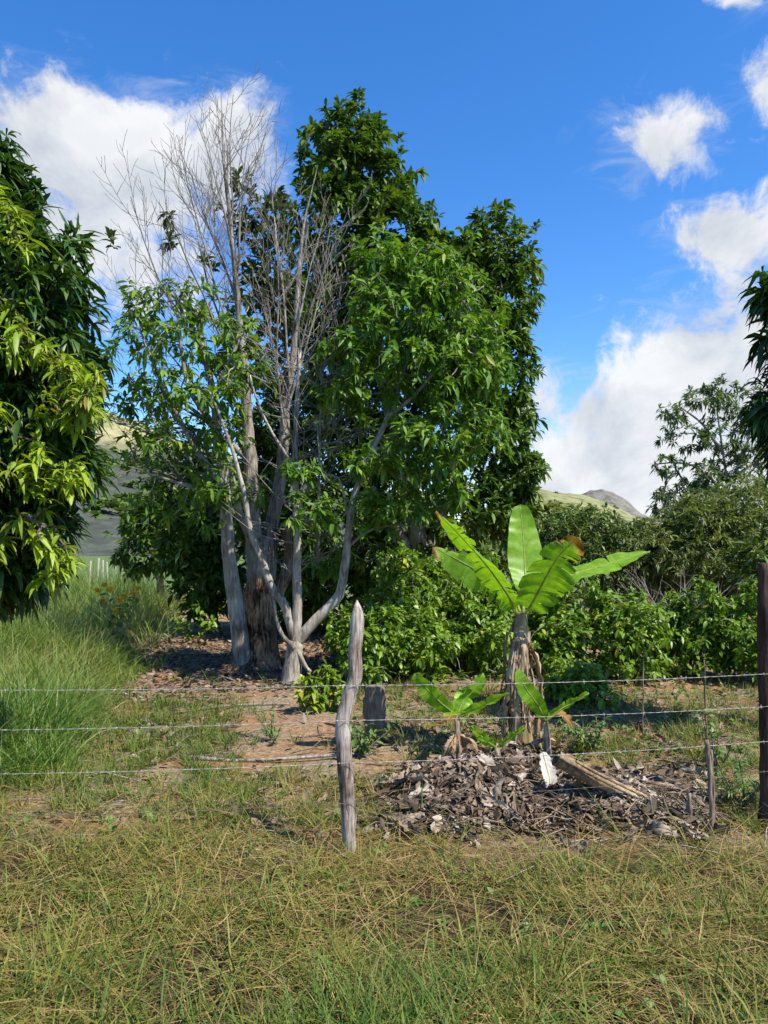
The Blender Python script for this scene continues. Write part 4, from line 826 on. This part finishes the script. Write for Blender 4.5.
# the wires run from a point left of the frame over both posts and on to the right
wr = [(.94, .885, .872, 'top'), (.745, .70, .68, 'second'), (.535, .475, .475, 'third'), (.33, .262, .30, 'lowest')]
WL = ['topmost barbed wire strand crossing the whole fence above the stump', 'second barbed wire strand from the top of the fence', 'third barbed wire strand from the top, just above the dry leaf heap', 'lowest barbed wire strand, crossing in front of the dry leaf heap']
for k, (zl, zp, zr, _) in enumerate(wr):
    rng = np.random.default_rng(180 + k); xl, yl = X(-90, 3.5), 3.5; xp, yp = X(345, YP) , YP - .045; xr, yr = X(766, 4.4), 4.35; xe, ye = X(1100, 4.75), 4.75
    pts = []
    for (a, b, s) in (((xl, yl, zl), (xp, yp, zp), .012), ((xp, yp, zp), (xr, yr, zr), .016), ((xr, yr, zr), (xe, ye, zr), .012)):
        a = np.array(a); b = np.array(b)
        for t_ in np.linspace(0, 1, 90, endpoint=False): p = a + (b - a) * t_; p[2] -= 4 * s * t_ * (1 - t_); p = p + rng.normal(0, .0006, 3); pts.append(p)
    pts = np.array(pts); wb = MB(); ln = np.concatenate([[0], np.cumsum(np.linalg.norm(np.diff(pts, axis=0), axis=1))])
    fine = np.stack([np.interp(np.arange(0, ln[-1], .012), ln, pts[:, i]) for i in range(3)], 1); ph = np.arange(len(fine)) * .75
    off = np.stack([0 * ph, np.cos(ph), np.sin(ph)], 1) * .0010
    tube(wb, fine + off, .00095, 4); tube(wb, fine - off, .00095, 4)
    for s in np.arange(.05, ln[-1], .125):
        c = np.array([np.interp(s + rng.uniform(-.01, .01), ln, pts[:, i]) for i in range(3)])
        for q_ in range(2):
            a = rng.uniform(0, np.pi); d = np.array([rng.uniform(-.3, .3), math.cos(a), math.sin(a)]); tube(wb, [c - d * .012, c + d * .012], [.0007, .0007], 3)
        tube(wb, [c - [.006, 0, 0], c + [.005, 0, 0]], .0026, 5)
    tag(wb.build('barbed_wire', M['wire' if k < 3 else 'rusty_wire']), WL[k], 'wire', 'barbed wire strands of the fence')
wobble_post('wooden_stump', 'short thick grey post stump standing behind the wire right of the crooked post', [(375, 752), (376, 730), (375, 705), (376, 686)], 6.05, [.10, .095, .098, .085], 'stump', False, 20, .09, 7, cat='stump')
SG = 'thin sticks standing at the fence'
def stick(label, pts, Y, r0, r1, mat, seed): 
    mb = MB(); q = px_path(pts, Y, 14); q[0, 2] = float(gz(q[0, 0], q[0, 1])) - .05; q[1:-1] += np.random.default_rng(seed).normal(0, .003, (12, 3)); tube(mb, q, np.linspace(r0, r1, 14), 7, .5, .12, seed=seed); return tag(mb.build('stick', M[mat]), label, 'stick', SG)
stick('tallest thin brown stick upright beside the feathery green plant', [(711, 858), (711, 800), (709, 760), (706, 740)], 4.2, .013, .012, 'stake', 191)
stick('thin tan stick upright just right of the tallest one, broken at the wire', [(712, 850), (713, 800), (711, 750)], 4.22, .010, .008, 'stake', 192)
stick('pale split stick standing at the right end of the dry leaf heap', [(692, 856), (691, 830), (690, 793)], 4.25, .014, .010, 'stake', 193)
stick('grey split stick leaning beside the pale one', [(682, 850), (685, 825), (688, 800)], 4.3, .014, .009, 'stump', 194)
stick('bent grey stick leaning left at the right end of the heap', [(676, 852), (670, 825), (663, 796)], 4.3, .013, .006, 'stump', 195)
stick('short dark stick in front of the heap under the fallen stem', [(652, 850), (653, 825), (650, 796)], 4.25, .008, .006, 'stake', 196)
stick('thin reed like stick rising through the row behind the top wire', [(643, 735), (643, 700), (644, 650)], 6.4, .008, .005, 'stake', 197)
stick('slender crooked stick above the tallest one, behind the fence', [(707, 745), (706, 715), (704, 660)], 5.6, .009, .005, 'stake', 198)
def fallen_branch(label, pts, Y, r, seed, mat='dead_twig'):
    mb = MB(); q = smooth_path([G(a, Y + c) + np.array([0, 0, r * .8 + h]) for a, c, h in pts], 16); tube(mb, q, np.linspace(r, r * .5, 16), 8, .5, .1, seed=seed); tag(mb.build('fallen_branch', M[mat]), label, 'branch', 'branches lying on the ground')
fallen_branch('long thin dark fallen branch lying on the dirt left of the crooked post', [(190, 0, .01), (250, .05, .0), (330, .02, .02), (372, .1, .0)], 5.6, .016, 201, 'bark_grey')
fallen_branch('short pale fallen branch on the dirt below the long one', [(276, -.1, 0), (290, .05, .01), (306, .25, .02)], 5.1, .018, 202)
fallen_branch('short grey fallen branch touching the crooked post', [(322, .0, 0), (335, .06, .01), (350, .1, .0)], 5.1, .012, 203)
fallen_branch('thin fallen branch on the shaded dirt before the forked trunk', [(180, 0, 0), (235, .1, .01), (290, .2, .0)], 7.4, .014, 204)
fallen_branch('thin fallen branch across the shaded path beside the tall grass', [(165, 0, 0), (200, .2, .01), (240, .1, .0)], 11.0, .016, 205)

# far pale posts at the end of the grass
for i, (px, top, dx) in enumerate(((88, 561, 3), (96, 558, 3), (103, 560, 0), (108, 562, -1), (114, 563, 2), (121, 565, 1), (128, 562, 0))):
    mb = MB(); Y = 22 + i * .9; b = G(px, Y); e = P(px + dx, top, Y); tube(mb, [b, (b + e) / 2, e], [.034, .03, .026], 7, .5, .06, seed=i)
    tag(mb.build('fence_post', M['farpost']), 'pale thin post in the far fence beyond the tall grass', 'post', 'pale posts of the far fence')

# yellow flowers in the tall grass
def flowers():
    rng = np.random.default_rng(210); Y = 10.5; t = thing('flowering_plant', 'plant with orange yellow flowers standing in the tall grass', 'flower', G(124, Y)); sb = MB(); lb = MB()
    heads = [(99, 590), (106, 584), (121, 600), (125, 595), (139, 588), (134, 593), (112, 589), (117, 610), (104, 600)]
    for hx, hy in heads:
        q = px_path([(122 + rng.uniform(-3, 3), 664), (120 + (hx - 120) * .4, 630), (hx, hy)], Y, 10); q[0, 2] = 0; tube(sb, q, np.linspace(.01, .004, 10), 5)
        d = rng.normal(0, 1, (14, 3)); leaves(lb, q[rng.integers(2, 9, 14)], d + [0, 0, .3], rng.uniform(.08, .16, 14), .06, T_MED, .3, rng.uniform(0, 1, 14), .4, rng)
    sb.build('stem', M['bark_grey'], t); lb.build('foliage', M['coffee'], t)
    for hx, hy in heads:
        fb = MB(); c = P(hx, hy, Y) + np.array([0, -.05, 0]); n = 12; a = np.linspace(0, 6.28, n, endpoint=False); tl = rng.normal(0, .5); d = np.stack([np.cos(a), -.3 + tl * np.sin(a), np.sin(a) * .8], 1)
        leaves(fb, np.repeat(c[None], n, 0), d, .06, .035, T_MED, .2, rng.uniform(0, 1, n), .5, rng); tube(fb, [c + [0, .01, 0], c - [0, .015, 0]], [.018, .014], 8); fb.build('flower', M['petal'], t)
flowers()

# small plants near the right post
def weed(name, label, px, Y, h, n, seed, mat, L, Wd, k, cat='plant', T=T_MED, spx=10, droop=(.1, .4)):
    rng = np.random.default_rng(seed); t = thing(name, label, cat, G(px, Y)); sb = MB(); tips = []; dirs = []
    for i in range(n):
        b = G(px + rng.uniform(-3, 3), Y + rng.uniform(-.05, .05)); e = b + np.array([rng.normal(0, spx / F * Y), rng.normal(0, spx / F * Y), h * rng.uniform(.55, 1.05)]); q = smooth_path([b, (b + e) / 2 + rng.normal(0, .02, 3), e], 9); tube(sb, q, np.linspace(.006, .002, 9), 5)
        for f in range(2, 9): tips.append(q[f]); dirs.append(unit(q[f] - q[f - 1]))
    cb = MB(); rosettes(cb, np.array(tips), np.array(dirs), k, L, Wd, (40, 95), droop, T, (0, 1), rng, .04)
    sb.build('stem', M['stake'], t); cb.build('foliage', M[mat], t)
weed('weed_plant', 'upright weed with pale oval leaves behind the wires near the right post', 716, 5.4, .62, 6, 221, 'weed', (.04, .075), .5, (2, 4), spx=12)
weed('feathery_plant', 'low feathery green plant between the tall stick and the right post', 742, 4.7, .45, 9, 222, 'weed', (.05, .10), .16, (7, 11), T=T_TINY, spx=28, droop=(.2, .5))
weed('weed_plant', 'small grey green weed on the bare dirt left of the crooked post', 274, 6.2, .28, 8, 223, 'weed', (.03, .06), .25, (4, 7), T=T_TINY, spx=18)
weed('weed_plant', 'dark green weed between the crooked post and the thick stump base', 362, 5.7, .25, 8, 224, 'weed', (.05, .09), .4, (2, 4), spx=16)
weed('weed_plant', 'low fern like weed right of the browning banana shoot', 592, 6.0, .3, 9, 225, 'weed', (.05, .09), .25, (5, 8), T=T_TINY, spx=22)
weed('weed_plant', 'small shaded seedling tree beside the far dirt path', 195, 12.5, .75, 4, 226, 'coffee', (.10, .18), .4, (3, 5), spx=14)

# ------------------------------------------------------------------ grass and litter (uncountable)
def blades(mb, pos, h, w, az, lean, bend, tint, segs=3):
    n = len(pos); d = np.stack([np.cos(az), np.sin(az), 0 * az], 1); s = np.stack([-np.sin(az), np.cos(az), 0 * az], 1); s = unit(s + R.normal(0, .35, (n, 3)))
    rows = []
    for k in range(segs + 1):
        f = k / segs; ang = lean + bend * f
        if k == 0: c = pos.copy()
        else:
            am = lean + bend * (f - .5 / segs); st = (h / segs)[:, None]; c = c + st * (d * np.sin(am)[:, None] + np.array([0, 0, 1.0]) * np.cos(am)[:, None])
        ww = (w * (1 - f ** 1.6) * (0.75 if k == 0 else 1))[:, None] * .5
        if k < segs: rows += [c - s * ww, c + s * ww]
        else: rows += [c]
    gzv = None
    V = np.stack(rows, 1); m = V.shape[1]
    V[..., 2] = np.maximum(V[..., 2], gz(V[..., 0], V[..., 1]) + .006 + .03 * R.uniform(0, 1, (n, 1)))
    f = []; c = []
    for k in range(segs - 1): f += [2 * k, 2 * k + 1, 2 * k + 3, 2 * k + 2]; c.append(4)
    f += [2 * segs - 2, 2 * segs - 1, 2 * segs]; c.append(3)
    fl = (np.array(f)[None] + (np.arange(n) * m)[:, None]).reshape(-1)
    mb.add(V.reshape(-1, 3), fl, np.tile(c, n), np.repeat(tint, m))
def sample_px(n, px0, px1, Y0, Y1, rng):
    Y = np.sqrt(rng.uniform(Y0 ** 2, Y1 ** 2, n)); px = rng.uniform(px0, px1, n); x = (px - CX) / F * Y; return np.stack([x, Y, gz(x, Y)], 1), px
def verge():
    rng = np.random.default_rng(301); mb = MB(); n = 88000; p, px = sample_px(n, -60, 830, 2.15, 4.75, rng)
    clump = fbm(p[:, 0] * 1.6 + 30, p[:, 1] * 1.6 + 11, 4, 4); dens = fbm(p[:, 0] * 2.8 + 9, p[:, 1] * 2.8 + 40, 8, 3)
    edge = 4.0 + .25 * fbm(p[:, 0] * .9 + 5, p[:, 1] * 0 + 3, 12, 3) - .02 * np.exp(-((px - 520) / 110) ** 2)
    pr = np.clip((edge + .35 - p[:, 1]) / .7, 0.04, 1) * np.clip(.75 + .6 * dens, .15, 1); pr = pr * np.where(fbm(p[:, 0] * 4 + 70, p[:, 1] * 4, 15, 3) < -.2, .2, 1); kp = rng.uniform(0, 1, n) < pr; p = p[kp]; clump = clump[kp]; px = px[kp]; n = len(p)
    # two blades in three grow out of tussocks
    nc = 1500; cx = rng.integers(0, n, nc); own = rng.integers(0, nc, n); cl = rng.uniform(0, 1, n) < .62
    cofs = rng.normal(0, .045, (n, 2)); q2 = p[cx[own]][:, :2] + cofs; p[cl, :2] = q2[cl]; p[:, 2] = gz(p[:, 0], p[:, 1])
    caz = np.arctan2(cofs[:, 1], cofs[:, 0]); ctint = rng.normal(0, .2, nc)[own] * cl; ch = np.where(cl, rng.uniform(.5, 1.9, nc)[own], .65)
    near = np.clip((3.0 - p[:, 1]) / .9, 0, 1)
    tint = np.clip(.50 + .55 * clump + rng.normal(0, .17, n) + ctint + .22 * near * np.exp(-((px - 330) / 260) ** 2), 0, 1)
    dry = tint < .35
    h = rng.uniform(.05, .19, n) * (1 + .45 * near) * (1 + .35 * clump); h = np.where(dry, h * 1.1, h) * ch
    az = np.where(cl, caz + rng.normal(0, .7, n), rng.uniform(0, 2 * np.pi, n)); lean = np.where(dry, rng.uniform(.6, 1.55, n), rng.uniform(.2, 1.45, n)); bend = rng.uniform(.1, 1.7, n)
    blades(mb, p, h, np.where(dry, rng.uniform(.002, .0055, n), rng.uniform(.0035, .0095, n)), az, lean, bend, tint, 4)
    # lying straw
    n = 4200; p, px = sample_px(n, -60, 830, 2.15, 4.7, rng); p[:, 2] += rng.uniform(.01, .08, n)
    blades(mb, p, rng.uniform(.1, .35, n), rng.uniform(.002, .0045, n), rng.uniform(0, 6.28, n), rng.uniform(1.2, 1.65, n), rng.uniform(-.3, .4, n), np.clip(rng.normal(.1, .12, n), 0, 1), 3)
    # taller grass at the very front
    n = 5200; p, px = sample_px(n, 100, 620, 2.1, 2.75, rng); kp = rng.uniform(0, 1, n) < np.exp(-((px - 350) / 150) ** 2) * (.6 + .6 * fbm(p[:, 0] * 3, p[:, 1] * 3, 20, 2)); p = p[kp]; n = len(p)
    blades(mb, p, rng.uniform(.14, .34, n), rng.uniform(.004, .008, n), rng.uniform(0, 6.28, n), rng.uniform(.1, .9, n), rng.uniform(.3, 1.2, n), np.clip(rng.normal(.85, .15, n), 0, 1), 4)
    o = kind(mb.build('verge_grass', M['grass']), 'stuff'); o['label'] = 'mixed green and straw grass of the verge in front of the fence'
verge()
def tall_grass():
    rng = np.random.default_rng(302); mb = MB(); by = np.array([4.6, 5.2, 5.9, 6.6, 7.6, 9.5, 13, 18, 26]); bx = np.array([20, 62, 78, 84, 96, 120, 165, 185, 150])
    n = 2050; Y = np.concatenate([np.sqrt(rng.uniform(4.6 ** 2, 10.5 ** 2, 1150)), rng.uniform(10.5, 26, 900)]); px = rng.uniform(-160, 190, n); kp = px < np.interp(Y, by, bx) + rng.normal(0, 15, n); Y = Y[kp]; px = px[kp]; x = (px - CX) / F * Y; n = len(Y)
    k = np.where(Y < 10.5, 30, 26); idx = np.repeat(np.arange(n), k); N = len(idx)
    rad = .09 + .004 * Y[idx]; a = rng.uniform(0, 6.28, N); rr = np.sqrt(rng.uniform(0, 1, N)) * rad * 1.6
    p = np.stack([x[idx] + np.cos(a) * rr, Y[idx] + np.sin(a) * rr, 0 * rr], 1); p[:, 2] = gz(p[:, 0], p[:, 1])
    hc = np.interp(Y, [4.6, 6, 8, 11, 26], [.24, .42, .60, .80, 1.0])[idx] * np.clip(1.1 - .5 * np.exp(-(np.interp(Y, by, bx) - px)[idx] / 22), .45, 1.1)
    h = hc * rng.uniform(.55, 1.25, N) * rng.uniform(.8, 1.2, n)[idx]
    ct = (.58 + .45 * fbm(x * 1.1 + 4, Y * .8, 63, 3) + rng.normal(0, .12, n))[idx]; h = h * np.clip(1 + .6 * fbm(x * .8 + 14, Y * .8 + 2, 64, 3), .55, 1.6)[idx]; tint = np.clip(ct + rng.normal(0, .15, N), 0, 1); tint = np.where(rng.uniform(0, 1, N) < .07, .05, tint)
    blades(mb, p, h, rng.uniform(.005, .010, N) * (1 + .04 * Y[idx]), a + rng.normal(0, 1.4, N), rng.uniform(.05, .75, N), rng.uniform(.3, 1.6, N), tint, 4)
    o = kind(mb.build('tall_grass', M['tall']), 'stuff'); o['label'] = 'tall bright green grass at the left of the dirt path'
tall_grass()
def tufts():
    rng = np.random.default_rng(303); mb = MB(); n = 6500
    Y = rng.uniform(4.3, 12, n); px = rng.uniform(-30, 800, n); x = (px - CX) / F * Y
    f = fbm(x * .9 + 3, Y * .9 + 21, 31, 4); py = HY + H / Y * F
    w = .10 + .75 * (f > .1) * (Y < 6.3) + .15 * (Y < 5)
    w = np.where((px > 175) & (px < 345) & (py > 688) & (py < 770), w * np.where(px < 235, .6, .22), w); w = np.where((px > 60) & (px < 240) & (py > 715), np.maximum(w, .55), w)
    w = np.where((px > 580) & (px < 700) & (py > 700) & (py < 755), np.maximum(w, .7), w); w = np.where((px > 700) & (py > 730), np.maximum(w, .75), w)
    w = np.where((px > 350) & (py > 690) & (py < 750), np.maximum(w, .5), w); w = np.where((px < 240) & (py > 700) & (py < 810), 1.0, w); w = np.where((px < 330) & (py > 770) & (py < 830), np.maximum(w, .5), w); w = np.where((px > 400) & (px < 700) & (py > 765), .06, w); w = np.where((py < 690) & (px < 330), .12, w)
    kp = rng.uniform(0, 1, n) < w; Y = Y[kp]; x = x[kp]; px = px[kp]; n = len(Y); k = rng.integers(8, 26, n); idx = np.repeat(np.arange(n), k); N = len(idx)
    a = rng.uniform(0, 6.28, N); rr = rng.uniform(0, .06, N); p = np.stack([x[idx] + np.cos(a) * rr, Y[idx] + np.sin(a) * rr, 0 * a], 1); p[:, 2] = gz(p[:, 0], p[:, 1])
    hs = rng.uniform(.06, .2, n)[idx]; tn = np.where(px < 260, rng.normal(.78, .15, n), rng.normal(.62, .22, n))[idx]
    blades(mb, p, hs * rng.uniform(.6, 1.2, N), rng.uniform(.004, .009, N), a + rng.normal(0, .5, N), rng.uniform(.1, .8, N), rng.uniform(.2, 1.2, N), np.clip(tn + rng.normal(0, .12, N), 0, 1), 3)
    o = kind(mb.build('grass_tufts', M['grass']), 'stuff'); o['label'] = 'sparse green and straw grass tufts on the dirt behind the fence'
tufts()
def litter():
    rng = np.random.default_rng(304); mb = MB(); n = 17000; Y = np.concatenate([rng.uniform(4.2, 7, 5000), rng.uniform(6, 14, 7000), rng.uniform(7.8, 14, 5000)]); px = np.concatenate([rng.uniform(-20, 790, 12000), rng.uniform(100, 340, 5000)]); x = (px - CX) / F * Y; f = fbm(x * 1.1, Y * 1.1, 44, 3)
    py = HY + H / Y * F
    w = np.clip(.30 + .9 * f, .05, 1); w = np.where((px > 235) & (px < 330) & (py > 692) & (py < 770), w * .22, w); w = np.where((px > 590) & (px < 700) & (py > 752) & (py < 790), w * .35, w); w = np.where((px > 110) & (px < 200) & (py > 680) & (py < 725), 1, w); w = np.where((px > 345) & (py > 675) & (py < 755), .6, w); w = np.where((py < 692) & (px < 345), 1, w)  # extra leaves added on the tree-shaded path to darken its ground
    kp = rng.uniform(0, 1, n) < w; x = x[kp]; Y = Y[kp]; n = len(x); p = np.stack([x, Y, gz(x, Y) + rng.uniform(.004, .03, n)], 1); a = rng.uniform(0, 6.28, n); d = np.stack([np.cos(a), np.sin(a), rng.normal(.05, .22, n)], 1)
    L = rng.uniform(.04, .12, n); leaves(mb, p, d, L, L * rng.uniform(.3, .55, n), T_MED, rng.uniform(-.25, .25, n), np.clip(rng.beta(1.6, 2.2, n), 0, 1), .5, rng)
    o = kind(mb.build('leaf_litter', M['litter']), 'stuff'); o['label'] = 'grey and brown dead leaves strewn over the dirt'
    # twigs
    tb = MB()
    for i in range(420):
        y = rng.uniform(3.8, 9); xx = (rng.uniform(0, 768) - CX) / F * y; a = rng.uniform(0, 6.28); L = rng.uniform(.1, .5); p0 = np.array([xx, y, float(gz(xx, y)) + .012]); p1 = p0 + L * np.array([math.cos(a), math.sin(a), 0]); p1[2] = float(gz(p1[0], p1[1])) + rng.uniform(.01, .05)
        tube(tb, [p0, (p0 + p1) / 2 + rng.normal(0, .015, 3) + [0, 0, .015], p1], [.005, .004, .002], 4, rng.uniform(0, 1))
    o = kind(tb.build('twig_litter', M['dead_twig']), 'stuff'); o['label'] = 'thin dry twigs strewn over the dirt'
litter()
def ground_weeds():
    rng = np.random.default_rng(305); mb = MB(); n = 1100; Y = np.concatenate([rng.uniform(2.3, 8.5, 620), rng.uniform(5.6, 9.0, 480)]); px = np.concatenate([rng.uniform(0, 768, 620), rng.uniform(345, 780, 480)]); x = (px - CX) / F * Y; f = fbm(x * 1.2 + 50, Y * 1.2, 51, 3); py = HY + H / Y * F
    kp = ((f > -.05) | (np.arange(n) >= 620)) & ~((px > 235) & (px < 340) & (py > 690) & (py < 780)) & ~((px > 400) & (px < 700) & (py > 760) & (py < 850)); x = x[kp]; Y = Y[kp]; n = len(x)
    p = np.stack([x, Y, gz(x, Y) + .03], 1); rosettes(mb, p, np.tile([0, 0, 1.0], (n, 1)) + rng.normal(0, .2, (n, 3)), (5, 11), (.025, .07), .5, (30, 90), (.0, .4), T_MED, (0, 1), rng, .05)
    o = kind(mb.build('ground_weeds', M['weed']), 'stuff'); o['label'] = 'small broad leaved weeds scattered in the grass'
ground_weeds()
